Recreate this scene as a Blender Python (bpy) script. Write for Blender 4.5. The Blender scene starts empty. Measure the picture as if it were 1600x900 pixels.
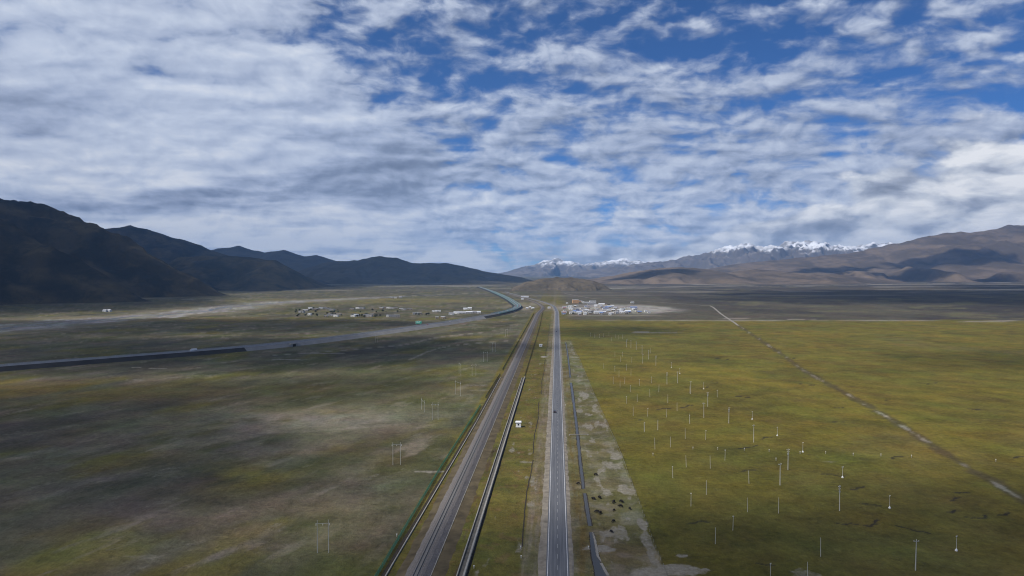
import bpy, bmesh, math, random
import numpy as np
from mathutils import Vector
R = math.radians
sc = bpy.context.scene
C = sc.collection

# ------------------------------------------------------------------ camera
CAM_H = 115.0
F = 1600 * 24 / 36            # focal length in photograph pixels
PITCH = math.atan(25 / F)
cam = bpy.data.cameras.new('camera'); cam.lens = 24; cam.sensor_width = 36
cam.clip_start = 1; cam.clip_end = 90000
camo = bpy.data.objects.new('camera', cam); C.objects.link(camo)
camo.location = (0, 0, CAM_H); camo.rotation_euler = (R(90) - PITCH, 0, 0)
sc.camera = camo

# ------------------------------------------------------------------ sun + sky
SUN_EL = R(50)
SUN_H = Vector((-0.862, -0.507)).normalized()           # horizontal direction towards the sun
to_sun = Vector((SUN_H.x * math.cos(SUN_EL), SUN_H.y * math.cos(SUN_EL), math.sin(SUN_EL)))
sl = bpy.data.lights.new('sun', 'SUN'); sl.energy = 4.0; sl.angle = R(0.5); sl.color = (1.0, 0.95, 0.87)
so = bpy.data.objects.new('sun', sl); C.objects.link(so)
so.rotation_euler = (-to_sun).to_track_quat('-Z', 'Y').to_euler()
so.location = (0, 0, 8000)

vs = sc.view_settings
vs.view_transform = 'Standard'; vs.look = 'None'; vs.gamma = 1; vs.exposure = 0.12; vs.use_curve_mapping = False
sc.render.engine = 'CYCLES'
cy = sc.cycles
cy.use_denoising = True; cy.max_bounces = 6; cy.diffuse_bounces = 2; cy.glossy_bounces = 2
cy.transparent_max_bounces = 16; cy.volume_bounces = 1
cy.filter_width = 1.1; cy.use_adaptive_sampling = True; cy.adaptive_threshold = 0.01

world = bpy.data.worlds.new('World'); sc.world = world; world.use_nodes = True


class NT:
    """small helper for writing node trees"""
    def __init__(s, tree):
        s.t = tree; s.n = tree.nodes; s.l = tree.links

    def new(s, kind, **kw):
        n = s.n.new(kind)
        for k, v in kw.items(): setattr(n, k, v)
        return n

    def put(s, sock, v):
        if isinstance(v, bpy.types.NodeSocket): s.l.new(v, sock)
        elif v is not None: sock.default_value = v

    def m(s, op, a, b=None, c=None, clamp=False):
        n = s.new('ShaderNodeMath', operation=op); n.use_clamp = clamp
        for i, v in enumerate((a, b, c)):
            if v is not None: s.put(n.inputs[i], v)
        return n.outputs[0]

    def vm(s, op, a, b=None, scale=None):
        n = s.new('ShaderNodeVectorMath', operation=op)
        s.put(n.inputs[0], a)
        if b is not None: s.put(n.inputs[1], b)
        if scale is not None: s.put(n.inputs[3], scale)
        return n.outputs[0]

    def comb(s, x, y, z):
        n = s.new('ShaderNodeCombineXYZ')
        for i, v in enumerate((x, y, z)): s.put(n.inputs[i], v)
        return n.outputs[0]

    def noise(s, vec, scale, detail=4, rough=.5, dist=0, dims='3D', color=False, lac=2.0):
        n = s.new('ShaderNodeTexNoise', noise_dimensions=dims)
        s.put(n.inputs['Vector'], vec); s.put(n.inputs['Scale'], scale)
        n.inputs['Detail'].default_value = detail; n.inputs['Roughness'].default_value = rough
        n.inputs['Lacunarity'].default_value = lac; n.inputs['Distortion'].default_value = dist
        return n.outputs['Color' if color else 'Fac']

    def step(s, v, lo, hi, a=0.0, b=1.0, smooth=True):
        n = s.new('ShaderNodeMapRange', interpolation_type='SMOOTHSTEP' if smooth else 'LINEAR')
        s.put(n.inputs['Value'], v); s.put(n.inputs['From Min'], lo); s.put(n.inputs['From Max'], hi)
        s.put(n.inputs['To Min'], a); s.put(n.inputs['To Max'], b)
        return n.outputs[0]

    def mix(s, f, a, b, mode='MIX'):
        n = s.new('ShaderNodeMix', data_type='RGBA', blend_type=mode)
        s.put(n.inputs[0], f); s.put(n.inputs[6], a); s.put(n.inputs[7], b)
        return n.outputs[2]

    def ramp(s, f, stops):
        n = s.new('ShaderNodeValToRGB'); e = n.color_ramp.elements
        while len(e) < len(stops): e.new(0.5)
        for k, (p, c) in enumerate(stops):
            e[k].position = p; e[k].color = (*c, 1)
        s.put(n.inputs[0], f)
        return n.outputs[0]


CLOUD_GAIN = 10.0


def build_world():
    w = NT(world.node_tree); w.n.clear()
    out = w.new('ShaderNodeOutputWorld'); bg = w.new('ShaderNodeBackground')
    w.l.new(bg.outputs[0], out.inputs[0]); bg.inputs[1].default_value = 0.1
    sky = w.new('ShaderNodeTexSky', sky_type='NISHITA')
    sky.sun_disc = False; sky.sun_elevation = SUN_EL
    sky.sun_rotation = math.atan2(SUN_H.x, SUN_H.y)
    sky.altitude = 4500; sky.air_density = 1.0; sky.dust_density = 0.0; sky.ozone_density = 4.0
    deep = w.vm('MULTIPLY', sky.outputs[0], (.38, .66, .95))          # thin, dry high-plateau air
    tc = w.new('ShaderNodeTexCoord').outputs['Generated']
    sp = w.new('ShaderNodeSeparateXYZ'); w.l.new(tc, sp.inputs[0])
    x, y, z = sp.outputs
    zc = w.m('MAXIMUM', z, 0.0)
    az = w.m('ARCTAN2', x, y)
    h = w.m('ADD', zc, 0.11)
    px = w.m('DIVIDE', x, h); py = w.m('DIVIDE', y, h)
    P0 = w.comb(px, py, 0.0)
    wn = w.noise(P0, 0.8, 3, .5, color=True)
    P = w.vm('ADD', P0, w.vm('SCALE', w.vm('SUBTRACT', wn, (0.5, 0.5, 0.5)), scale=0.55))
    # the cloudlets have height as well as breadth: finer lumps follow the viewing angle
    A0 = w.comb(az, w.m('MULTIPLY', z, 2.0), 0.0)
    an = w.noise(A0, 9.0, 3, .5, color=True)
    A = w.vm('ADD', A0, w.vm('SCALE', w.vm('SUBTRACT', an, (0.5, 0.5, 0.5)), scale=0.07))

    rw_ = w.step(z, .04, .20, .20, .45)                # near the horizon we see the flanks of the cloudlets

    def alto(Pv, Av):
        rows = w.noise(w.vm('MULTIPLY', Pv, (.9, 1.45, 1)), 2.3, 2, .40)
        puff = w.noise(Av, 19.0, 7, .54)
        rip = w.noise(w.vm('MULTIPLY', Pv, (1.0, 2.0, 1)), 6.0, 2, .5)
        base = w.m('ADD', w.m('MULTIPLY', rows, rw_), w.m('MULTIPLY', puff, w.m('SUBTRACT', 1.0, rw_)))
        return w.m('ADD', base, w.m('MULTIPLY', w.m('SUBTRACT', rip, .5), w.step(z, .10, .24, .02, .14)))
    big = w.noise(w.vm('ADD', P0, (3.1, 7.7, 0)), 0.42, 3, .5)
    d0 = alto(P, A)
    d1 = alto(w.vm('ADD', P, (-0.03, -0.12, 0)), w.vm('ADD', A, (-.006, .018, 0)))
    # more cloud to the left of the valley and far away
    left = w.step(w.m('ADD', px, w.m('MULTIPLY', w.m('SUBTRACT', big, .5), 1.2)), -0.35, -0.75)
    far = w.step(py, 2.2, 4.2)
    cov = w.m('ADD', w.m('MULTIPLY', left, .20), w.m('MULTIPLY', far, .115))
    cov = w.m('ADD', cov, w.m('MULTIPLY', w.m('SUBTRACT', big, .5), .25))
    cov = w.m('SUBTRACT', cov, w.step(py, 2.9, 1.9, 0.0, .05))
    dens = w.m('ADD', d0, cov)
    mask = w.m('MULTIPLY', w.step(dens, .405, .60), .94)
    relief = w.m('MULTIPLY', w.m('SUBTRACT', d0, d1), w.m('SUBTRACT', 1.65, w.m('MULTIPLY', left, .65)))
    grey = w.noise(w.vm('MULTIPLY', w.vm('ADD', P, (9.3, 2.2, 0)), (.8, 1.05, 1)), .8, 5, .5)
    gband = w.step(grey, .46, .66)
    thick = w.m('MULTIPLY', gband, w.m('ADD', w.m('MULTIPLY', left, .36), w.m('MULTIPLY', far, .12)))
    thick = w.m('MULTIPLY', thick, w.step(z, .36, .15))
    br = w.m('ADD', .50, relief)
    br = w.m('ADD', br, w.m('MULTIPLY', w.m('SUBTRACT', dens, .55), .35))
    br = w.m('ADD', br, w.m('MULTIPLY', left, .14))
    br = w.m('ADD', br, w.step(z, .20, .01, 0.0, .26))
    br = w.m('SUBTRACT', br, thick)
    ccol = w.ramp(br, [(0.0, (.12, .15, .22)), (0.3, (.215, .26, .365)), (0.55, (.375, .435, .575)), (0.78, (.54, .60, .72)), (1.0, (.74, .77, .83))])
    ccol = w.vm('SCALE', ccol, scale=CLOUD_GAIN)
    n = w.mix(mask, deep, ccol)
    # a heap of cumulus towards the right-hand range, near the horizon
    D3 = w.comb(az, w.m('MULTIPLY', z, 2.3), 0.0)
    wc = w.noise(D3, 7, 3, .5, color=True)
    Dw = w.vm('ADD', D3, w.vm('SCALE', w.vm('SUBTRACT', wc, (.5, .5, .5)), scale=0.07))
    def cum(v): return w.noise(v, 10.0, 8, .52)
    c0 = cum(Dw); c1 = cum(w.vm('ADD', Dw, (-0.014, 0.024, 0)))
    azr = w.step(az, 0.22, 0.60)
    top = w.m('ADD', 0.055, w.m('MULTIPLY', azr, 0.125))
    fall = w.step(w.m('DIVIDE', z, top), 0.2, 1.6, 1.0, 0.0)
    cd = w.m('ADD', w.m('ADD', w.m('MULTIPLY', c0, .55), w.m('MULTIPLY', w.noise(Dw, 4.0, 3, .5), .75)), w.m('MULTIPLY', w.m('SUBTRACT', fall, .70), .62))
    cmask = w.m('MULTIPLY', w.m('MULTIPLY', w.step(cd, .54, .63), .95), w.step(az, -0.12, 0.22))
    cb = w.m('ADD', .66, w.m('MULTIPLY', w.m('SUBTRACT', c0, c1), 3.2))
    cb = w.m('ADD', cb, w.m('MULTIPLY', w.m('SUBTRACT', w.noise(Dw, 5.5, 3, .5), .5), 1.9))
    cc = w.ramp(cb, [(0.0, (.21, .24, .31)), (0.35, (.36, .40, .49)), (0.62, (.58, .62, .69)), (1.0, (.88, .89, .91))])
    n = w.mix(cmask, n, w.vm('SCALE', cc, scale=CLOUD_GAIN))
    w.l.new(n, bg.inputs[0])


build_world()


# ------------------------------------------------------------------ geometry helpers
def cam_ray(u, v):
    a = (u - 800) / F; b = (450 - v) / F
    return Vector((a, math.cos(PITCH) + b * math.sin(PITCH), -math.sin(PITCH) + b * math.cos(PITCH)))


def G(u, v, z=0.0):
    """surveyed ground position (metres) of a photograph pixel on the level plain"""
    d = cam_ray(u, v); k = (z - CAM_H) / d.z
    return Vector((d.x * k, d.y * k, z))


def HZ(u, v, Y):
    """x and height of a photograph pixel at distance Y"""
    d = cam_ray(u, v); k = Y / d.y
    return d.x * k, CAM_H + d.z * k


SL = 0.0656                      # the road and railway run this far east per metre north


def L(s, t, z=0.0):
    return Vector((s + SL * t, t, z))


def tag(o, label=None, cat=None, group=None, kind=None):
    if label: o['label'] = label
    if cat: o['category'] = cat
    if group: o['group'] = group
    if kind: o['kind'] = kind
    return o


def link(o, parent=None):
    C.objects.link(o)
    if parent is not None: o.parent = parent
    return o


def empty(name, loc=(0, 0, 0), rz=0.0):
    o = bpy.data.objects.new(name, None); o.empty_display_size = 1
    o.location = loc; o.rotation_euler = (0, 0, rz)
    return link(o)


def np_mesh(name, V, Q, smooth=False):
    """mesh from an (n,3) vertex array and an (m,4) quad array"""
    me = bpy.data.meshes.new(name)
    V = np.ascontiguousarray(V, np.float32); Q = np.ascontiguousarray(Q, np.int32)
    me.vertices.add(len(V)); me.vertices.foreach_set('co', V.ravel())
    k = Q.shape[1]
    me.loops.add(Q.size); me.loops.foreach_set('vertex_index', Q.ravel())
    me.polygons.add(len(Q)); me.polygons.foreach_set('loop_start', np.arange(0, Q.size, k, dtype=np.int32))
    me.polygons.foreach_set('use_smooth', np.full(len(Q), smooth, bool))
    me.update(calc_edges=True); me.validate()
    return me


def grid_quads(nr, nc):
    i = np.arange((nr - 1) * (nc - 1)); r = i // (nc - 1); c = i % (nc - 1)
    a = r * nc + c
    return np.stack([a, a + 1, a + nc + 1, a + nc], 1)


class MB:
    def __init__(s): s.v = []; s.f = []

    def quad(s, *p):
        b = len(s.v); s.v += [tuple(q) for q in p]; s.f.append(tuple(range(b, b + len(p)))); return s

    def box(s, x0, x1, y0, y1, z0, z1):
        b = len(s.v)
        s.v += [(x, y, z) for z in (z0, z1) for x, y in ((x0, y0), (x1, y0), (x1, y1), (x0, y1))]
        s.f += [tuple(b + i for i in q) for q in ((3, 2, 1, 0), (4, 5, 6, 7), (0, 1, 5, 4), (1, 2, 6, 5), (2, 3, 7, 6), (3, 0, 4, 7))]
        return s

    def tube(s, p, q, r0, r1, n=8, caps=True):
        p = Vector(p); q = Vector(q); d = (q - p).normalized()
        a = d.orthogonal().normalized(); c = d.cross(a); b = len(s.v)
        for P_, r in ((p, r0), (q, r1)):
            for i in range(n):
                t = 2 * math.pi * i / n
                s.v.append(tuple(P_ + a * (r * math.cos(t)) + c * (r * math.sin(t))))
        for i in range(n):
            j = (i + 1) % n; s.f.append((b + i, b + j, b + n + j, b + n + i))
        if caps:
            s.f.append(tuple(b + i for i in reversed(range(n)))); s.f.append(tuple(b + n + i for i in range(n)))
        return s

    def prism(s, prof, y0, y1):
        """extrude an (x,z) outline along y"""
        b = len(s.v); n = len(prof)
        s.v += [(x, y0, z) for x, z in prof] + [(x, y1, z) for x, z in prof]
        for i in range(n):
            j = (i + 1) % n; s.f.append((b + i, b + j, b + n + j, b + n + i))
        s.f.append(tuple(b + i for i in reversed(range(n)))); s.f.append(tuple(b + n + i for i in range(n)))
        return s

    def mesh(s, name, m=None, smooth=False):
        me = bpy.data.meshes.new(name); me.from_pydata(s.v, [], s.f)
        if smooth:
            for p in me.polygons: p.use_smooth = True
        bm = bmesh.new(); bm.from_mesh(me); bmesh.ops.recalc_face_normals(bm, faces=bm.faces); bm.to_mesh(me); bm.free()
        if m: me.materials.append(m)
        return me

    def build(s, name, m=None, parent=None, smooth=False):
        return link(bpy.data.objects.new(name, s.mesh(name, m, smooth)), parent)


def put(me, name, parent=None, loc=(0, 0, 0), rz=0.0):
    o = bpy.data.objects.new(name, me); o.location = loc; o.rotation_euler = (0, 0, rz)
    return link(o, parent)


def copy_tree(o, parent=None):
    c = o.copy(); C.objects.link(c); c.parent = parent
    for ch in o.children: copy_tree(ch, c)
    return c


def catmull(pts, n=8):
    P_ = [Vector(p) for p in pts]; out = []
    for i in range(len(P_) - 1):
        a = P_[max(i - 1, 0)]; b = P_[i]; c = P_[i + 1]; d = P_[min(i + 2, len(P_) - 1)]
        for k in range(n):
            t = k / n
            out.append(0.5 * ((2 * b) + (c - a) * t + (2 * a - 5 * b + 4 * c - d) * t * t + (3 * b - a - 3 * c + d) * t ** 3))
    out.append(P_[-1]); return out


def normals2(pts):
    out = []
    for i in range(len(pts)):
        d = pts[min(i + 1, len(pts) - 1)] - pts[max(i - 1, 0)]
        n = Vector((d.y, -d.x, 0)); out.append(n.normalized())     # points to the right of travel
    return out


def sweep(name, pts, prof, m, parent=None, closed=False, jitter=0.0, seed=0, smooth=False):
    """sweep a cross-section [(offset to the right, height)] along a polyline"""
    N = normals2(pts); rng = random.Random(seed); V = []
    for p, n in zip(pts, N):
        for o_, z in prof:
            j = rng.uniform(-jitter, jitter)
            V.append((p.x + n.x * (o_ + j), p.y + n.y * (o_ + j), p.z + z))
    k = len(prof); Q = []
    for i in range(len(pts) - 1):
        for j in range(k if closed else k - 1):
            j2 = (j + 1) % k
            Q.append((i * k + j, i * k + j2, (i + 1) * k + j2, (i + 1) * k + j))
    me = np_mesh(name, np.array(V), np.array(Q), smooth)
    if m: me.materials.append(m)
    return link(bpy.data.objects.new(name, me), parent)


def walk(pts, step):
    """points every step metres along a polyline with the heading there"""
    out = []; rest = 0.0
    for a, b in zip(pts, pts[1:]):
        d = b - a; ln = d.length
        if ln < 1e-6: continue
        while rest <= ln:
            out.append((a + d * (rest / ln), math.atan2(d.y, d.x))); rest += step
        rest -= ln
    return out


# ------------------------------------------------------------------ numpy noise
def _h(ix, iy, s):
    h = (ix.astype(np.int64) * 374761393 + iy.astype(np.int64) * 668265263 + s * 1274126177) & 0xffffffff
    h = ((h ^ (h >> 13)) * 1274126177) & 0xffffffff
    return (h ^ (h >> 16)) & 0xffffffff


def perlin(x, y, s=0):
    x = np.asarray(x, float); y = np.asarray(y, float)
    xi = np.floor(x); yi = np.floor(y); fx = x - xi; fy = y - yi
    u = fx ** 3 * (fx * (fx * 6 - 15) + 10); v = fy ** 3 * (fy * (fy * 6 - 15) + 10)

    def g(i, j, dx, dy):
        a = _h(i, j, s) / 4294967296.0 * 2 * np.pi
        return np.cos(a) * dx + np.sin(a) * dy
    n00 = g(xi, yi, fx, fy); n10 = g(xi + 1, yi, fx - 1, fy); n01 = g(xi, yi + 1, fx, fy - 1); n11 = g(xi + 1, yi + 1, fx - 1, fy - 1)
    return ((n00 * (1 - u) + n10 * u) * (1 - v) + (n01 * (1 - u) + n11 * u) * v) * 1.5


def fbm(x, y, o=5, s=0, g=.5):
    r = 0; a = 1; t = 0
    for k in range(o):
        r = r + a * perlin(x, y, s + k * 17); t += a; a *= g; x = x * 2.03 + 11.3; y = y * 2.03 - 7.1
    return r / t


def ridged(x, y, o=5, s=0, g=.5):
    r = 0; a = 1; t = 0
    for k in range(o):
        r = r + a * (1 - np.abs(perlin(x, y, s + k * 13)) * 1.6); t += a; a *= g; x = x * 2.1 + 5.2; y = y * 2.1 + 1.7
    return r / t


def sm(v, a, b):
    t = np.clip((v - a) / (b - a), 0, 1); return t * t * (3 - 2 * t)


# ------------------------------------------------------------------ materials
def mat(name, col, rough=.85, var=.18, scale=1.0, metal=0.0, spec=.3, bump=0.0, detail=5):
    """plain coloured surface with uneven, weathered tone"""
    m = bpy.data.materials.new(name); m.use_nodes = True; n = NT(m.node_tree)
    b = m.node_tree.nodes['Principled BSDF']
    b.inputs['Roughness'].default_value = rough; b.inputs['Metallic'].default_value = metal
    b.inputs['Specular IOR Level'].default_value = spec
    g = n.new('ShaderNodeNewGeometry').outputs['Position']
    f = n.noise(g, scale, detail, .6)
    lo = tuple(max(0, c * (1 - var)) for c in col); hi = tuple(min(1, c * (1 + var)) for c in col)
    c = n.ramp(n.step(f, .28, .72, smooth=False), [(0, lo), (1, hi)])
    n.l.new(c, b.inputs['Base Color'])
    if bump:
        bp = n.new('ShaderNodeBump'); bp.inputs['Strength'].default_value = bump; bp.inputs['Distance'].default_value = .3
        n.l.new(f, bp.inputs['Height']); n.l.new(bp.outputs[0], b.inputs['Normal'])
    return m


M = {
    'asphalt': mat('asphalt', (.085, .09, .105), .8, .16, .25),
    'paint': mat('road_paint', (.62, .62, .62), .7, .2, .6),
    'verge': mat('embankment_soil', (.085, .066, .036), 1, .5, .14, bump=.5, detail=8),
    'worn_paint': mat('worn_road_paint', (.33, .33, .33), .8, .3, .9),
    'gravel': mat('gravel', (.20, .175, .14), .95, .45, .22, bump=.5, detail=9),
    'ballast': mat('ballast', (.135, .122, .115), .95, .28, 1.1, bump=.6, detail=8),
    'rail': mat('rail_steel', (.035, .03, .03), .5, .2, 2.0),
    'sleeper': mat('sleeper_concrete', (.2, .195, .19), .9, .2, 3.0),
    'concrete': mat('concrete', (.29, .275, .245), .85, .22, .5),
    'concrete_dark': mat('dark_concrete', (.10, .095, .085), .9, .35, .4),
    'pole': mat('pole_concrete', (.40, .39, .36), .8, .12, 1.0),
    'white': mat('white_paint', (.78, .78, .77), .7, .06, .6),
    'steel': mat('galvanised_steel', (.4, .41, .42), .5, .15, 1.0, .4),
    'green': mat('green_fence_paint', (.03, .25, .16), .6, .3, .4),
    'teal': mat('teal_barrier_paint', (.13, .30, .29), .6, .3, .1),
    'wire': mat('dark_netting', (.022, .025, .02), .8, .3, .3),
    'soil': mat('dark_soil', (.035, .028, .02), 1.0, .4, .4),
    'silt': mat('pale_silt', (.24, .22, .19), 1.0, .25, .12, detail=8),
    'yak': mat('yak_hair', (.012, .010, .009), .8, .3, 4.0),
    'horn': mat('horn', (.25, .23, .2), .5, .1, 4.0),
    'tyre': mat('tyre_rubber', (.02, .02, .02), .8, .1, 4.0),
    'glass': mat('dark_glass', (.02, .025, .03), .12, .1, 4.0, spec=.6),
    'red': mat('red_paint', (.35, .03, .02), .4, .1, 2.0),
    'lamp': mat('lamp_glass', (.7, .7, .65), .2, .05, 2.0),
    'car_dark': mat('dark_car_paint', (.03, .033, .04), .25, .1, 2.0, spec=.6),
    'car_white': mat('white_car_paint', (.75, .75, .75), .25, .05, 2.0, spec=.6),
    'car_blue': mat('blue_car_paint', (.05, .12, .3), .25, .05, 2.0, spec=.6),
    'sign': mat('green_sign_sheet', (.03, .33, .22), .4, .08, .3),
    'wall_white': mat('whitewashed_wall', (.68, .67, .64), .9, .1, .15),
    'wall_grey': mat('grey_rendered_wall', (.34, .33, .32), .9, .15, .15),
    'wall_tan': mat('tan_wall', (.55, .33, .18), .9, .1, .15),
    'wall_mud': mat('mud_brick_wall', (.26, .22, .17), .95, .15, .15),
    'roof_blue': mat('blue_sheet_roof', (.16, .22, .40), .5, .1, .15),
    'roof_grey': mat('grey_roof', (.26, .26, .28), .8, .15, .15),
    'roof_white': mat('pale_sheet_roof', (.62, .64, .68), .6, .1, .15),
    'roof_red': mat('red_roof', (.36, .12, .08), .8, .1, .15),
    'bark': mat('bark', (.07, .055, .04), .9, .2, 1.0),
    'leaf': mat('dark_leaves', (.045, .052, .030), .8, .4, .3),
}


def water_mat():
    m = bpy.data.materials.new('shallow_water'); m.use_nodes = True; n = NT(m.node_tree)
    b = m.node_tree.nodes['Principled BSDF']
    b.inputs['Base Color'].default_value = (.060, .060, .058, 1); b.inputs['Roughness'].default_value = .3; b.inputs['Specular IOR Level'].default_value = .3
    b.inputs['IOR'].default_value = 1.33
    g = n.new('ShaderNodeNewGeometry').outputs['Position']
    bp = n.new('ShaderNodeBump'); bp.inputs['Strength'].default_value = .35; bp.inputs['Distance'].default_value = .1
    n.l.new(n.noise(g, .9, 5, .6), bp.inputs['Height']); n.l.new(bp.outputs[0], b.inputs['Normal'])
    return m


M['water'] = water_mat()


def road_mat():
    """asphalt with wheel tracks, bleached and patched"""
    m = bpy.data.materials.new('worn_asphalt'); m.use_nodes = True; n = NT(m.node_tree)
    b = m.node_tree.nodes['Principled BSDF']; b.inputs['Roughness'].default_value = .8; b.inputs['Specular IOR Level'].default_value = .3
    g = n.new('ShaderNodeNewGeometry').outputs['Position']
    sp = n.new('ShaderNodeSeparateXYZ'); n.l.new(g, sp.inputs[0])
    s_ = n.m('SUBTRACT', n.m('SUBTRACT', sp.outputs[0], n.m('MULTIPLY', sp.outputs[1], .0656)), .5)
    lane = n.m('ABSOLUTE', n.m('SUBTRACT', n.m('ABSOLUTE', s_), 1.9))
    wheel = n.step(n.m('ABSOLUTE', n.m('SUBTRACT', lane, .8)), .0, .45, 1.0, 0.0)
    st_ = n.noise(n.comb(s_, n.m('MULTIPLY', sp.outputs[1], .035), 0.0), 1.3, 5, .6)
    pat = n.noise(n.comb(n.m('MULTIPLY', s_, .3), n.m('MULTIPLY', sp.outputs[1], .02), 3.0), 1.0, 5, .65)
    v = n.m('ADD', n.m('MULTIPLY', wheel, .22), n.m('ADD', n.m('MULTIPLY', st_, .9), n.m('MULTIPLY', pat, .8)))
    n.l.new(n.ramp(n.step(v, .55, 1.35, smooth=False), [(0, (.075, .078, .087)), (.55, (.118, .122, .133)), (1, (.18, .182, .188))]), b.inputs['Base Color'])
    return m


M['road'] = road_mat()

# ------------------------------------------------------------------ lines of the place
HW = [L(.5, t) for t in list(range(-300, 240, 20)) + list(range(240, 900, 4)) + list(range(900, 1950, 10))]
HW += catmull([L(.5, 1950), G(868, 483), G(865.5, 479), G(859, 475.5), G(848, 471.5), G(836, 468.5), G(822, 465), G(806, 460.5), G(790, 456)], 8)[1:]
RW = [L(-52.5, t) for t in list(range(-300, 240, 20)) + list(range(240, 900, 4)) + list(range(900, 1880, 10))]
RW += catmull([L(-52.5, 1880), G(847.5, 482.5), G(846, 478.5), G(839.5, 474), G(831, 470.5), G(818, 466.2), G(800, 461), G(784, 456.5)], 8)[1:]
EX_Z = 5.0
EX = catmull([G(-260, 592, EX_Z), G(-120, 582, EX_Z), G(0, 571.5, EX_Z), G(150, 560, EX_Z), G(300, 548.5, EX_Z), G(400, 540, EX_Z), G(500, 529.5, EX_Z), G(620, 514, EX_Z),
              G(700, 502.5, EX_Z), G(755, 493.5, EX_Z), G(788, 487, EX_Z), G(804, 482, EX_Z), G(809, 477.5, EX_Z), G(802, 471.5, EX_Z),
              G(791, 465, EX_Z), G(777, 458.5, EX_Z), G(762, 452.5, EX_Z), G(748, 448, EX_Z)], 8)
TRACK = catmull([G(882, 458.5), G(925, 466), G(965, 468), G(1040, 473), G(1098, 477), G(1112, 479), G(1126, 490), G(1150, 506), G(1182, 530), G(1215, 549), G(1255, 578), G(1300, 603),
                 G(1345, 628), G(1395, 657), G(1445, 688), G(1500, 723), G(1560, 758), G(1640, 808), G(1800, 880)], 8)
RIVER = [(-160, 522, 9), (0, 514, 11), (80, 507, 11), (160, 499.5, 9), (250, 492.5, 7), (330, 484, 5), (380, 478, 4.5), (430, 473, 4), (520, 468.5, 3), (640, 463, 2.4), (760, 458.5, 1.6)]


def seg_dist(X, Y, pts, reach=900.0):
    d = np.full(X.shape, 1e9)
    for a, b in zip(pts, pts[1:]):
        sel = np.nonzero((X > min(a.x, b.x) - reach) & (X < max(a.x, b.x) + reach) & (Y > min(a.y, b.y) - reach) & (Y < max(a.y, b.y) + reach))
        if not len(sel[0]): continue
        x, y = X[sel], Y[sel]
        ex, ey = b.x - a.x, b.y - a.y; q = ex * ex + ey * ey + 1e-9
        t = np.clip(((x - a.x) * ex + (y - a.y) * ey) / q, 0, 1)
        d[sel] = np.minimum(d[sel], np.hypot(x - a.x - ex * t, y - a.y - ey * t))
    return d


# ------------------------------------------------------------------ ground
def ground_rows():
    ys = [-3000, -1500, -700, -300, -100, 60, 150, 200]
    v = 960.0
    near = []
    while v > 428.2:
        near.append(G(800, v).y)
        v -= 1.6 if v > 470 else (0.8 if v > 440 else 0.35)
    ys += near
    y = near[-1]
    while y < 23000: y *= 1.08; ys.append(min(y, 23500))
    return np.array(ys)


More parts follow.
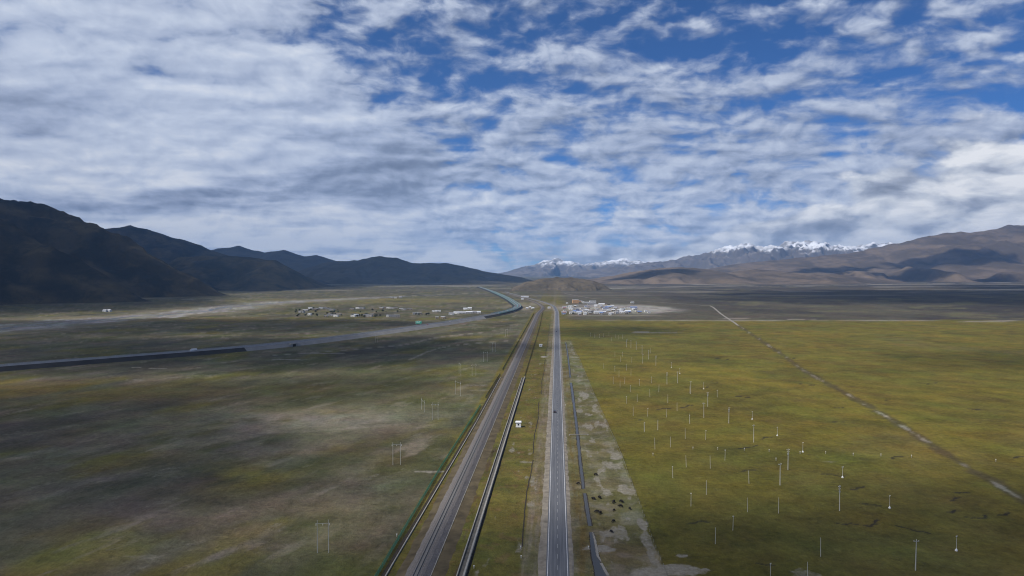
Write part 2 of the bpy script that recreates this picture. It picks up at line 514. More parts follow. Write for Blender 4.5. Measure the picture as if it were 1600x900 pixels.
def plain_colour(X, Y):
    """base colour of the vegetation and soil at each point of the plain"""
    S = X - SL * Y
    n = lambda sc_, o=5, s=0: fbm(X / sc_, Y / sc_, o, s)
    # streaks run up the valley
    A = X * .93 - Y * .37; B = X * .37 + Y * .93
    st = lambda a, b, o=5, s=0: fbm(A / a, B / b, o, s)
    c = lambda r, g, b: np.array([r, g, b])
    col = np.zeros(X.shape + (3,)); silt = np.zeros(X.shape)

    def lay(mask, rgb):
        nonlocal col
        mk = np.clip(mask, 0, 1)[..., None]; col = col * (1 - mk) + c(*rgb) * mk
    # --- right-hand pasture: olive, mottled green, ochre
    col[:] = c(.124, .103, .020)
    lay(sm(n(170, 5, 3), -.1, .35) * .75, (.148, .116, .021))
    lay(sm(n(120, 5, 9), .05, .4) * .7, (.086, .083, .018))
    lay(sm(n(45, 4, 21), .12, .5) * .5, (.085, .068, .020))
    lay(sm(n(260, 4, 31), .15, .5) * .4, (.115, .105, .040))
    lay(np.exp(-(((X - 90) / 130) ** 2 + ((Y - 300) / 190) ** 2)) * .75, (.076, .068, .014))
    lay(np.exp(-(((X - 180) / 150) ** 2 + ((Y - 1250) / 260) ** 2)) * .6, (.085, .085, .022))
    # --- left-hand pasture: browner, with pale and green swaths
    left = sm(S, -66, -71) * 1.0
    colL = np.zeros_like(col); keep = col.copy()
    col = colL; col[:] = c(.098, .090, .055)
    lay(sm(st(60, 150, 5, 41), -.12, .2) * .9, (.062, .062, .024))
    lay(sm(st(34, 90, 5, 47), .02, .34) * .8, (.125, .106, .070))
    lay(sm(st(70, 130, 4, 53), .10, .36) * .85, (.112, .098, .024))
    lay(sm(st(18, 60, 5, 59), .2, .45) * .6, (.19, .165, .125))
    lay(sm(st(90, 240, 5, 67), .06, .35) * .7, (.052, .047, .036))
    lay(sm(n(15, 4, 71), .15, .5) * .4, (.06, .055, .022))
    silt = np.maximum(silt, left * sm(st(14, 44, 5, 61), .16, .42) * .42)
    # brown stretch in the near left field, yellow-green by the railway
    e = lambda u, v, a, b: np.exp(-(((X - G(u, v).x) / a) ** 2 + ((Y - G(u, v).y) / b) ** 2))
    lay(e(430, 800, 55, 40) * .45 * sm(n(20, 4, 77), -.4, .2), (.125, .098, .068))
    lay(e(390, 745, 30, 28) * .95 * sm(st(25, 60, 4, 79), -.3, .2), (.140, .118, .028))
    lay(e(600, 600, 120, 130) * .55, (.10, .095, .026))
    lay(e(560, 885, 30, 22) * .6, (.085, .085, .02))
    lay(e(490, 655, 85, 42) * .95 * sm(n(30, 4, 81), -.7, .0), (.17, .155, .115))
    lay(e(300, 690, 90, 40) * .6 * sm(st(25, 60, 4, 82), -.3, .15), (.15, .13, .105))
    lay(e(80, 780, 70, 40) * .5 * sm(st(25, 60, 4, 84), -.3, .15), (.125, .11, .09))
    lay(e(50, 612, 190, 55) * .7 * sm(st(60, 150, 4, 83), -.45, .0), (.165, .105, .018))
    lay(e(250, 612, 150, 30) * .5, (.12, .105, .045))
    lay(e(600, 470, 700, 280) * .8 * sm(n(200, 4, 85), -.4, .1), (.165, .138, .048))     # sunlight past the village, painted into the ground colour
    lay(e(330, 500, 420, 90) * .6 * sm(n(150, 4, 87), -.3, .2), (.16, .115, .03))
    colL = col; col = keep * (1 - left[..., None]) + colL * left[..., None]
    # --- the strip between railway and highway
    strip = sm(S, -69, -64) * sm(S, -1, -4)
    lay(strip * .9, (.108, .092, .024))
    lay(strip * sm(n(14, 4, 91), -.05, .35) * .75, (.080, .078, .020))
    lay(strip * sm(n(9, 4, 93), .12, .4) * .7, (.125, .082, .034))
    lay(strip * sm(fbm(S / 3, Y / 30, 4, 95), .05, .35) * sm(S, -50, -44) * sm(S, -33, -38) * .9, (.085, .060, .032))
    lay(sm(S, -15, -12.5) * sm(S, -3, -5) * (.35 + .5 * sm(fbm(S / 1.5, Y / 26, 5, 97), -.2, .3)), (.165, .14, .095))
    silt = np.maximum(silt, strip * sm(fbm(S / 8, Y / 30, 4, 99), .22, .42) * sm(S, -34, -30) * .7)
    # --- the strip between highway and pasture, with silt and bare patches
    edge = np.interp(Y, [0, 275, 430, 630, 910, 970, 1500, 1e5], [47, 41.5, 40.8, 35.4, 29.8, 27, 18, 0])
    edge = edge + 2.4 * fbm(X / 9, Y / 14, 4, 111)
    rs = sm(S, 1, 4) * sm(S, edge + .8, edge - .8) * (Y < 1150)
    lay(rs * .9, (.118, .108, .050))
    lay(rs * sm(n(12, 5, 101), -.1, .25) * .8, (.155, .142, .095))
    lay(rs * sm(n(22, 5, 103), .05, .35) * .65, (.075, .075, .022))
    lay(rs * sm(S, 7.5, 9) * sm(S, 15, 12) * sm(fbm(S / 2, Y / 40, 4, 105), -.4, .3) * .8, (.115, .086, .028))
    lay(rs * sm(S, 9, 4) * .55, (.17, .15, .11))
    bare = sm(fbm(S / 7, Y / 26, 5, 107), .08, .27) * sm(S, 17, 20) * rs
    silt = np.maximum(silt, bare * .75)
    ed = rs * sm(S, edge - 12, edge - 2) * sm(fbm(S / 5, Y / 38, 5, 109), -.12, .2)
    silt = np.maximum(silt, ed * .62)
    for (u, v, a, b, k) in ((938, 857, 6.5, 3.4, 1), (1040, 893, 13, 6.5, .9), (1090, 893, 5, 3, .8), (1064, 868, 3, 1.6, .9), (1258, 897, 6, 5, .6), (912, 618, 5, 14, .9), (905, 642, 4, 9, .8),
                            (962, 712, 4, 11, .8), (975, 765, 3.5, 9, .8), (1003, 818, 2.6, 8, .9), (735, 737, 4, 2, .8), (672, 737, 9, 3, .8), (823, 722, 5, 2.5, .7), (1014, 520, 28, 9, .9), (1003, 518.5, 15, 8, .9), (1030, 520, 40, 5, .9),
                            (448, 562, 22, 6, .9), (505, 552, 28, 9, .9), (212, 575, 14, 4, .9), (250, 576, 14, 4, .9), (210, 594, 12, 4, .8), (240, 596, 9, 3, .7), (285, 590, 20, 3, .6), (1300, 722, 5, 2, .6),
                            (745, 602, 16, 4, .8), (750, 610, 12, 3, .7), (630, 537, 30, 5, .8), (225, 870, 8, 2.5, .5), (640, 540, 12, 5, .5)):
        g = G(u, v); q = ((X - g.x) / a) ** 2 + ((Y - g.y) / b) ** 2 + n(max(a, b) * .8, 4, int(u)) * 1.5
        silt = np.maximum(silt, sm(q, 1.5, .5) * k)
    # little peat cuts in the pasture: crooked dark scars
    rng = random.Random(5)
    for (u, v, ln) in ((1065, 637, 17), (1025, 641, 22), (990, 655, 9), (1285, 741, 14), (1330, 764, 12), (1350, 821, 15), (1400, 821, 14), (1310, 818, 10), (1305, 637, 11), (1150, 619, 14), (1190, 686, 12),
                       (1380, 625, 10), (1115, 598, 12), (1098, 604, 14), (1520, 640, 10), (1600, 667, 12), (1480, 800, 9), (1510, 808, 14), (1490, 770, 10), (1485, 782, 10), (1150, 700, 20), (1160, 736, 10), (1075, 818, 12),
                       (1260, 540, 22), (1450, 600, 18), (1395, 717, 12), (1580, 716, 12), (1560, 805, 9), (1240, 560, 24), (1120, 560, 20), (1185, 880, 6), (1250, 600, 16), (1345, 786, 10), (1300, 660, 12)):
        g = G(u, v); a = rng.uniform(-.25, .25); q = [g]
        for k in range(6):
            a = a * .4 + rng.uniform(-.75, .75)
            q.append(q[-1] + Vector((math.cos(a) * ln / 7, math.sin(a) * ln / 5, 0)))
        sel = (np.abs(X - g.x) < ln * 2.5) & (np.abs(Y - g.y) < ln * 3)
        if sel.any():
            d = seg_dist(X[sel], Y[sel], q); mk = np.zeros(X.shape)
            mk[sel] = sm(d + 1.3 * fbm(X[sel] / 2.2, Y[sel] / 2.2, 3, int(u)), 1.1 * (.6 + Y[sel] / 600), .3) * .95
            lay(mk, (.030, .026, .018))
    # --- the scrub beyond the far fence line on the right, and the bare land round the town
    yb = 1640 + 60 * fbm(X / 260, Y * 0, 3, 121)
    scr = sm(Y, yb - 12, yb + 12) * sm(S, -10, 60)
    lay(scr, (.085, .074, .050))
    dk = sm(X, 350, 900) * scr
    lay(dk * sm(n(420, 5, 123), -.25, .15), (.046, .040, .034))
    lay(dk * sm(n(190, 6, 125), .12, .36) * .8, (.12, .11, .055))
    lay(scr * sm(n(700, 4, 127), .05, .3) * .6 * sm(Y, 2600, 3600), (.062, .052, .044))
    lay(sm(np.abs(Y - yb + 18), 17, 4) * sm(S, 20, 160) * sm(n(160, 3, 129), -.55, .1), (.20, .18, .13))
    far = sm(Y, 2600, 4200)
    lay(far * sm(n(900, 5, 131), -.2, .3) * .75, (.075, .062, .045))
    lay(far * sm(fbm(X / 1400, Y / 350, 4, 133), .18, .32) * .8, (.22, .20, .16))
    # trodden pale earth round the town and the junction
    tw = np.exp(-(((X - 330) / 210) ** 2 + ((Y - 2150) / 300) ** 2)); tw2 = np.exp(-(((X - 60) / 130) ** 2 + ((Y - 2350) / 420) ** 2))
    lay(sm(tw, .3, .6) * sm(n(70, 4, 135), -.6, .1), (.27, .25, .22))
    lay(sm(tw2, .3, .7) * sm(n(60, 4, 137), -.35, .2) * .7, (.21, .18, .13))
    lay(sm(np.abs(Y - G(900, 493.5).y), 26, 10) * sm(S, 20, 40) * sm(X, 420, 360), (.28, .25, .2))
    # --- gravel of the braided river
    rp = catmull([G(u, v) for u, v, w in RIVER], 4); rd = seg_dist(X, Y, rp, 350)
    rw = np.interp(X, [-1800, -1300, -900, -300, 100], [150, 120, 90, 60, 35])
    q = rd / rw + fbm(X / 120, Y / 120, 5, 141) * .9
    lay(sm(q, 1.15, .6) * sm(X, -420, -800) * (.45 + .55 * sm(ridged((X + 40 * fbm(X / 150, Y / 150, 3, 145)) / 55, Y / 520, 4, 147), .55, .82)), (.33, .335, .355))
    lay(sm(rd / (rw * 2.2) + n(200, 4, 143) * .8, 1, .5) * .5 * sm(X, -420, -800), (.19, .165, .11))
    # mine tracks and cart paths that are only a trace
    for pts, w_, k in (([(1150, 506), (1215, 549), (1255, 578), (1300, 603), (1345, 628), (1395, 657), (1445, 688), (1500, 723), (1560, 758), (1640, 808)], 2.2, -.6), ([(430, 555), (620, 540), (680, 528), (760, 519)], 3.0, .75), ([(640, 562), (700, 541), (815, 531)], 2.5, .7), ([(0, 460), (400, 470), (560, 465), (760, 457)], 10, .7),
                       ([(330, 684), (420, 676), (480, 674), (560, 668), (640, 662)], 1.5, .3), ([(1000, 497), (1110, 497), (1300, 500), (1600, 503)], 7, .8), ([(1170, 447), (1300, 446), (1600, 441)], 60, .7)):
        P_ = catmull([G(*p) for p in pts], 4); d = seg_dist(X, Y, P_, 30 + w_ * 3)
        if k < 0:                                  # worn cart track: trodden dark, pale only in places
            lay(sm(d + n(20, 3, 153) * 5, 6, 1.5) * .7, (.062, .050, .028))
            lay(sm(d + n(9, 4, 155) * 2.5, 2.4, .6) * sm(n(38, 4, 157), -.05, .25) * .8, (.24, .22, .175))
        else: lay(sm(d + n(25, 3, 151) * w_, w_ * 1.5, w_ * .5) * k, (.23, .205, .165))
    return np.clip(col, .01, .9), silt


def ground_material():
    m = bpy.data.materials.new('plain_grass_and_soil'); m.use_nodes = True; n = NT(m.node_tree)
    b = m.node_tree.nodes['Principled BSDF']; b.inputs['Roughness'].default_value = .95; b.inputs['Specular IOR Level'].default_value = .1
    an = n.new('ShaderNodeAttribute', attribute_name='albedo'); at = an.outputs['Color']
    g = n.new('ShaderNodeNewGeometry').outputs['Position']
    f1 = n.noise(g, .045, 6, .62); f2 = n.noise(g, .28, 6, .68); f3 = n.noise(n.vm('MULTIPLY', g, (1, .5, 1)), .012, 7, .62)
    f4 = n.noise(g, .95, 3, .6)
    k = n.m('ADD', n.m('ADD', n.m('MULTIPLY', f1, 1.0), n.m('MULTIPLY', f2, .95)), n.m('MULTIPLY', f3, .6))
    k = n.step(k, .80, 1.75, .35, 1.65, smooth=False)
    c = n.vm('SCALE', at, scale=k)
    hue = n.noise(g, .02, 6, .65, color=True)
    c = n.mix(.22, c, n.vm('MULTIPLY', c, n.vm('ADD', n.vm('SCALE', n.vm('SUBTRACT', hue, (.5, .5, .5)), scale=2.6), (1, 1, 1))))
    # tussocks and trampled specks, down to a metre or so
    spk = n.noise(g, .16, 7, .74)
    c = n.mix(n.m('MULTIPLY', n.step(spk, .575, .66), .55), c, n.vm('MULTIPLY', c, (.42, .48, .5)))
    dry = n.noise(n.vm('ADD', g, (71, 13, 5)), .11, 7, .74)
    c = n.mix(n.m('MULTIPLY', n.step(dry, .58, .68), .5), c, n.vm('ADD', n.vm('SCALE', c, scale=1.25), (.03, .026, .016)))
    c = n.mix(n.step(f4, .3, .7, 0.0, .35), n.vm('SCALE', c, scale=1.12), n.vm('SCALE', c, scale=.62))
    # bare silt with ragged edges where the grass thins out
    sb = n.m('ADD', an.outputs['Alpha'], n.m('MULTIPLY', n.m('SUBTRACT', n.noise(g, .2, 8, .75), .5), 1.5))
    sf = n.m('MULTIPLY', n.step(sb, .30, .95), n.step(an.outputs['Alpha'], .02, .2))
    sc_ = n.ramp(n.noise(g, .5, 6, .7), [(.3, (.15, .135, .105)), (.7, (.30, .275, .23))])
    c = n.mix(n.m('MULTIPLY', sf, .88), c, sc_)
    n.l.new(c, b.inputs['Base Color'])
    bp = n.new('ShaderNodeBump'); bp.inputs['Strength'].default_value = .8; bp.inputs['Distance'].default_value = 1.0
    n.l.new(n.m('ADD', n.m('ADD', f2, spk), n.m('MULTIPLY', f1, 3.0)), bp.inputs['Height']); n.l.new(bp.outputs[0], b.inputs['Normal'])
    return m


def build_ground():
    ys = ground_rows(); T = np.concatenate([np.linspace(-2.2, -.85, 40)[:-1], np.linspace(-.85, .85, 860), np.linspace(.85, 2.2, 40)[1:]])
    yy = ys[:, None]; half = np.maximum(np.abs(yy), 240.0); half = np.where(yy > 10500, 10500.0, half)
    X = half * T[None, :]; Y = np.broadcast_to(yy, X.shape).copy()
    V = np.stack([X.ravel(), Y.ravel(), np.zeros(X.size)], 1)
    me = np_mesh('ground', V, grid_quads(*X.shape))
    col, silt = plain_colour(X, Y); col = col.reshape(-1, 3)
    a = me.color_attributes.new('albedo', 'FLOAT_COLOR', 'POINT')
    a.data.foreach_set('color', np.concatenate([col, silt.reshape(-1, 1)], 1).astype(np.float32).ravel())
    me.materials.append(ground_material())
    return tag(link(bpy.data.objects.new('ground', me)), kind='structure')


build_ground()


# ------------------------------------------------------------------ mountains
def mountain_mat(name, lo, hi, third, scale, snow=None, seed=0):
    m = bpy.data.materials.new(name); m.use_nodes = True; n = NT(m.node_tree)
    b = m.node_tree.nodes['Principled BSDF']; b.inputs['Roughness'].default_value = .95; b.inputs['Specular IOR Level'].default_value = .1
    geo = n.new('ShaderNodeNewGeometry'); g = n.vm('ADD', geo.outputs['Position'], (seed * 311.0, seed * 97.0, 0))
    f = n.noise(g, scale, 8, .62, .4); f2 = n.noise(g, scale * 4.2, 6, .6)
    sp = n.new('ShaderNodeSeparateXYZ'); n.l.new(geo.outputs['Normal'], sp.inputs[0])
    c = n.mix(n.step(f, .38, .62), (*lo, 1), (*hi, 1))
    c = n.mix(n.m('MULTIPLY', n.step(f2, .48, .68), .7), c, (*third, 1))
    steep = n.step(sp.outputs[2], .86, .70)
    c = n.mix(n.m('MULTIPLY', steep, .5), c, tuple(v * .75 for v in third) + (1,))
    if snow:
        pz = n.new('ShaderNodeSeparateXYZ'); n.l.new(geo.outputs['Position'], pz.inputs[0])
        z = n.m('ADD', pz.outputs[2], n.m('MULTIPLY', n.m('SUBTRACT', n.noise(g, .0035, 8, .72), .5), snow[2]))
        s = n.m('MULTIPLY', n.step(z, snow[0], snow[1]), n.step(sp.outputs[2], .55, .8))
        s = n.m('MULTIPLY', s, n.step(n.noise(g, .0021, 6, .6), .38, .54, .25, 1.0))
        c = n.mix(s, c, (.82, .84, .88, 1))
    n.l.new(c, b.inputs['Base Color'])
    bp = n.new('ShaderNodeBump'); bp.inputs['Strength'].default_value = .7; bp.inputs['Distance'].default_value = 12
    n.l.new(f2, bp.inputs['Height']); n.l.new(bp.outputs[0], b.inputs['Normal'])
    return m


def terrain(name, x0, x1, y0, y1, step, hf, m):
    xs = np.arange(x0, x1 + step, step); ys = np.arange(y0, y1 + step, step)
    X, Y = np.meshgrid(xs, ys); Z = hf(X, Y)
    # fade to below the plain at the sheet's rim
    rim = np.minimum.reduce([X - x0, x1 - X, Y - y0, y1 - Y]) / (step * 6)
    Z = np.where(rim < 1, np.minimum(Z, -6 + 0 * Z) * (1 - np.clip(rim, 0, 1)) + Z * np.clip(rim, 0, 1), Z)
    Z = np.maximum(Z, -8.0)
    keep = np.maximum.reduce([Z[:-1, :-1], Z[1:, :-1], Z[:-1, 1:], Z[1:, 1:]]).ravel() > -7.9
    Q = grid_quads(*X.shape)[keep]
    V = np.stack([X.ravel(), Y.ravel(), Z.ravel()], 1)
    used = np.zeros(len(V), bool); used[Q.ravel()] = True; idx = np.cumsum(used) - 1
    me = np_mesh(name, V[used], idx[Q], True); me.materials.append(m)
    return tag(link(bpy.data.objects.new(name, me)), kind='structure')


def spur_range(spurs, prof, half, seed, gully=1.0):
    """hills whose spurs come down to the east: spurs = [(y, x of the toe)]"""
    d_, z_ = zip(*prof)

    def hf(X, Y):
        wx = fbm(X / 420, Y / 420, 4, seed) * 130; wy = fbm(X / 500, Y / 500, 4, seed + 9) * 150
        Xw = X + wx * .5; Yw = Y + wy
        best = np.full(X.shape, -60.0)
        for yk, tx, hk in spurs:
            d = (tx - Xw) - np.abs(Yw - yk) / half * 470 * (.8 + .4 * sm(tx - Xw, 0, 1200))
            z = np.where(d > 0, np.interp(d, d_, z_) * hk, d * .12)
            best = np.maximum(best, z)
        k = sm(best, 5, 160)
        g = ridged(Xw / 520, Yw / 230, 5, seed + 20) - .55
        best = best + k * gully * (g * 75 + fbm(X / 90, Y / 90, 4, seed + 30) * 16)
        return best - 1.0
    return hf


def skyline_range(prof, D, Wf, Wb, seed, lam=700, spur=.55, rough=.10, power=1.25, tilt=0.0, roll=0.0):
    """a range whose crest at distance D follows surveyed heights"""
    pts = [HZ(u, v, D) for u, v in prof]
    px, pz = np.array([p[0] for p in pts]), np.array([max(p[1], -20) for p in pts])

    def hf(X, Y):
        wx = fbm(X / (lam * 1.3), Y / (lam * 1.3), 4, seed) * lam * .5
        wy = fbm(X / (lam * 1.7), Y / (lam * 1.7), 4, seed + 7) * lam * .6
        yc = D + wy * .4 + tilt * (X - px.mean())
        t = yc - Y
        cx = X + wx * .35 * sm(np.abs(t), 0, Wf * .35)
        cr = np.interp(cx, px, pz, left=-20, right=-20)
        sp = ridged((X + wx) / lam, Y / (lam * 5), 4, seed + 11)            # 0..1, spurs across the crest
        Wv = np.where(t > 0, Wf, Wb) * (1 - spur * .55 + spur * 1.1 * (sp - .5))
        q = np.clip(np.abs(t) / Wv, 0, 1.2)
        h = cr * np.clip(1 - q, -.15, 1) ** 1.0 if power == 1 else np.where(q < 1, np.maximum(cr, 0) * np.clip(1 - q, 0, 1) ** power, -(q - 1) * 60)
        k = sm(h, 0, 120)
        det = (ridged(X / (lam * .45), Y / (lam * .45), 5, seed + 23) - .6) * rough * np.maximum(h, 0) * (.45 + .55 * sm(q, .02, .25))
        h = h + det * 1.2
        if roll: h = h + roll * sm(q, .06, .3) * sm(q, 1.0, .8) * (fbm(X / (lam * 1.5), Y / (lam * 1.1), 4, seed + 31) * 1.6 + .25)
        return np.where(cr <= -15, -8, h) - 1.5
    return hf, px


m_left = mountain_mat('shadow_dark_hill_turf', (.018, .018, .014), (.080, .062, .032), (.030, .027, .020), .006, seed=1)  # turf colours lowered to carry part of the cloud shadow
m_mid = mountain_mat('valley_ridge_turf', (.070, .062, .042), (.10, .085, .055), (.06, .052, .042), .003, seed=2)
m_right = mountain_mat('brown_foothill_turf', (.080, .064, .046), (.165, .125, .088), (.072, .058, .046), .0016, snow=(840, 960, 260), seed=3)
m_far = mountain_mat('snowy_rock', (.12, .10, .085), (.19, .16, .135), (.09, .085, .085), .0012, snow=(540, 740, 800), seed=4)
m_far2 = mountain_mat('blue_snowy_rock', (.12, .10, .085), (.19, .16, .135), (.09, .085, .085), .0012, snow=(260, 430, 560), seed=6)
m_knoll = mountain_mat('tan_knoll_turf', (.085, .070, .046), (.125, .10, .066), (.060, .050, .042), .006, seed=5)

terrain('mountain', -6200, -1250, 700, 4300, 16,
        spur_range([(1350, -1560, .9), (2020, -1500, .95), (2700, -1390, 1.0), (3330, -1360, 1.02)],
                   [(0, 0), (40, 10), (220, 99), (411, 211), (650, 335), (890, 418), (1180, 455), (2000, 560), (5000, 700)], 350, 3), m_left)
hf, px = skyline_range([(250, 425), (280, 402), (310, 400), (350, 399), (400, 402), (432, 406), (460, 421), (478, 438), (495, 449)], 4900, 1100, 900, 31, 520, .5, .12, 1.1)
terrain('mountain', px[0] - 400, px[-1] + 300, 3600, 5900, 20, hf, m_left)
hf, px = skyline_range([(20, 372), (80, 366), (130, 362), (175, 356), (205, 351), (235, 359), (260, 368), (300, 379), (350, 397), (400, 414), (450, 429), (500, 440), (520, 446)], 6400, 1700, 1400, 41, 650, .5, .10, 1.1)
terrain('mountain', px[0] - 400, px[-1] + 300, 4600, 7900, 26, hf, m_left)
hf, px = skyline_range([(240, 402), (300, 396), (340, 388), (358, 386), (374, 384), (395, 391), (415, 394), (445, 390), (462, 396), (480, 401), (496, 398), (525, 407), (560, 416), (620, 428), (680, 440)], 10500, 2000, 1500, 51, 900, .5, .10, 1.1)
terrain('mountain', px[0] - 400, px[-1] + 300, 8400, 12200, 36, hf, m_mid)
hf, px = skyline_range([(430, 436), (470, 422), (500, 411), (525, 407.5), (560, 406.5), (578, 402), (592, 400), (620, 402.5), (645, 411), (675, 411), (697, 409.5), (720, 415), (760, 424), (790, 429), (815, 433), (835, 439)], 8200, 2000, 1500, 61, 620, .5, .12, 1.15)
terrain('mountain', px[0] - 400, px[-1] + 300, 6000, 10000, 28, hf, m_mid)
hf, px = skyline_range([(700, 431), (760, 430), (795, 424), (812, 418), (830, 414), (850, 408), (860, 406), (871, 403), (882, 407), (890, 407), (905, 412), (925, 411), (950, 408), (975, 402), (990, 407), (1030, 411), (1080, 418), (1130, 428)], 20000, 3600, 2000, 171, 1000, .9, .5, 1.0001)
terrain('mountain', px[0] - 500, px[-1] + 300, 16300, 22300, 42, hf, m_far2)
hf, px = skyline_range([(900, 425), (950, 418), (1000, 412), (1030, 409), (1060, 405), (1090, 398), (1120, 390),
                        (1150, 383), (1165, 381), (1180, 388), (1200, 382), (1215, 387), (1230, 379), (1250, 377), (1275, 377), (1300, 384), (1330, 385), (1360, 379), (1390, 381), (1450, 385), (1550, 388)], 17000, 4200, 2500, 71, 1100, .9, .55, 1.0001)
terrain('mountain', px[0] - 500, px[-1] + 300, 12700, 19800, 42, hf, m_far)
hf, px = skyline_range([(1000, 440), (1080, 425), (1150, 413), (1220, 405), (1280, 400), (1340, 393), (1380, 384), (1410, 379), (1440, 371), (1480, 364), (1502, 361), (1530, 360), (1560, 354), (1600, 350), (1680, 345), (1780, 352), (1900, 350), (2050, 380)], 11000, 4100, 2500, 81, 1300, .5, .16, 1.35, roll=95)
terrain('mountain', px[0] - 400, px[-1] + 300, 6300, 13800, 42, hf, m_right)
hf, px = skyline_range([(880, 444), (930, 437), (985, 425), (1040, 418), (1085, 418), (1135, 425), (1180, 421), (1230, 424), (1300, 430), (1380, 440)], 7600, 1500, 1500, 91, 800, .5, .16, 1.2, roll=40)
terrain('mountain', px[0] - 400, px[-1] + 300, 5900, 9300, 26, hf, m_right)
hf, px = skyline_range([(800, 449), (822, 440), (845, 434), (870, 432.5), (900, 433.5), (925, 438), (940, 443), (952, 451)], 4500, 420, 500, 95, 260, .6, .22, .8)
terrain('mountain', px[0] - 150, px[-1] + 150, 3850, 5200, 9, hf, m_knoll)


# ------------------------------------------------------------------ clouds added overhead, out of view, to shade parts of the valley
def cloud_volume(density):
    m = bpy.data.materials.new('cloud_vapour'); m.use_nodes = True; nt = m.node_tree; nt.nodes.clear()
    o = nt.nodes.new('ShaderNodeOutputMaterial'); v = nt.nodes.new('ShaderNodeVolumePrincipled')
    v.inputs['Color'].default_value = (.97, .97, .98, 1); v.inputs['Density'].default_value = density; v.inputs['Anisotropy'].default_value = .3
    nt.links.new(v.outputs[0], o.inputs['Volume']); return m


CLOUD_Z = 4600.0
OFF = CLOUD_Z / math.tan(SUN_EL)


def cloud(sx, sy, rx, ry, rz, rot, m, seed):
    """cloud whose shade falls round (sx, sy)"""
    bm = bmesh.new(); bmesh.ops.create_icosphere(bm, subdivisions=5, radius=1)
    co = np.array([v.co[:] for v in bm.verts])
    a, b, c_ = co.T
    k = 1 + .42 * fbm(a * 1.7 + 5 * seed, b * 1.7 + c_ * 1.1, 5, seed) + .22 * fbm(a * 5, b * 5 + c_ * 3, 4, seed + 3)
    zz = np.where(c_ > 0, c_ * (1 + .6 * fbm(a * 3, b * 3, 4, seed + 8)), c_ * .45)
    for v, kk, z in zip(bm.verts, k, zz): v.co = (v.co.x * kk * rx, v.co.y * kk * ry, z * rz * kk)
    me = bpy.data.meshes.new('cloud'); bm.to_mesh(me); bm.free(); me.materials.append(m)
    o = link(bpy.data.objects.new('cloud', me))
    o.location = (sx + SUN_H.x * OFF, sy + SUN_H.y * OFF, CLOUD_Z); o.rotation_euler = (0, 0, rot)
    return tag(o, kind='stuff')


cv = cloud_volume(.0045); cv2 = cloud_volume(.008)
for k, (sx, sy, rx, ry, rz, rot, mm) in enumerate([
    (-520, 330, 360, 330, 230, .3, cv), (-560, 960, 520, 240, 260, .1, cv), (-900, 1420, 620, 260, 240, .1, cv), (-250, 640, 170, 100, 120, .4, cv), (-190, 980, 230, 150, 170, .2, cv),
    (-2500, 2500, 1250, 1400, 420, .2, cv), (-2600, 4900, 1500, 1500, 420, 0, cv), (-2100, 7300, 2300, 1500, 420, .1, cv2), (-4000, 10500, 2800, 1700, 420, .1, cv2),
    (2300, 3300, 1500, 1150, 300, .1, cv), (4600, 4700, 1500, 1300, 300, -.1, cv),
    (190, 1320, 150, 120, 110, .2, cv), (300, 235, 460, 150, 190, .1, cv), (620, 330, 200, 130, 130, .2, cv), (900, 900, 500, 130, 90, .1, cv),  # includes an unseen cloud added for vignette-like darkening of the near right field
    (3300, 8000, 700, 420, 260, .2, cv2), (5200, 8200, 800, 380, 260, -.2, cv2), (6900, 8300, 800, 420, 260, .3, cv2), (4700, 9500, 900, 380, 260, .1, cv2), (6400, 9700, 900, 420, 260, -.1, cv2), (8200, 9600, 700, 420, 260, .1, cv2), (2300, 9300, 700, 420, 260, .1, cv2), (1500, 7200, 500, 300, 200, .1, cv2)]):
    cloud(sx, sy, rx, ry, rz, rot, mm, 11 + k)

# ------------------------------------------------------------------ river and stream
rv = catmull([G(u, v, .08) for u, v, w in RIVER], 10)
for k, (o_, w_, a, b) in enumerate(((0, 13, 0, 1), (-30, 7, .12, .6), (26, 6, .0, .45), (12, 5, .45, .9))):
    seg = rv[int(a * len(rv)):int(b * len(rv))]
    pts = [p + n * (o_ + 22 * math.sin(i * .31 + k * 2) + 10 * math.sin(i * .83 + k)) for i, (p, n) in enumerate(zip(seg, normals2(seg)))]
    pts = [Vector((p.x, p.y, .08 + .03 * k)) for p in catmull(pts[::2], 4)]
    tag(sweep('river', pts, [(-w_ / 2, 0), (w_ / 2, 0)], M['water'], jitter=w_ * .12, seed=k), kind='structure')


def stream(pts, name, m, z, jit, seed):
    """pts: (u, v of the middle, half width in metres)"""
    c = catmull([Vector((*G(u, v).xy, w)) for u, v, w in pts], 9); rng = random.Random(seed); V = []
    mid = [Vector((p.x, p.y, 0)) for p in c]
    for p, n, q in zip(mid, normals2(mid), c):
        V += [(p.x + n.x * s_ * (q.z + rng.uniform(-jit, jit)), p.y + n.y * s_ * (q.z + rng.uniform(-jit, jit)), z) for s_ in (-1, 1)]
    me = np_mesh(name, np.array(V), np.array([(2 * i, 2 * i + 1, 2 * i + 3, 2 * i + 2) for i in range(len(c) - 1)]))
    me.materials.append(m); return tag(link(bpy.data.objects.new(name, me)), kind='structure')


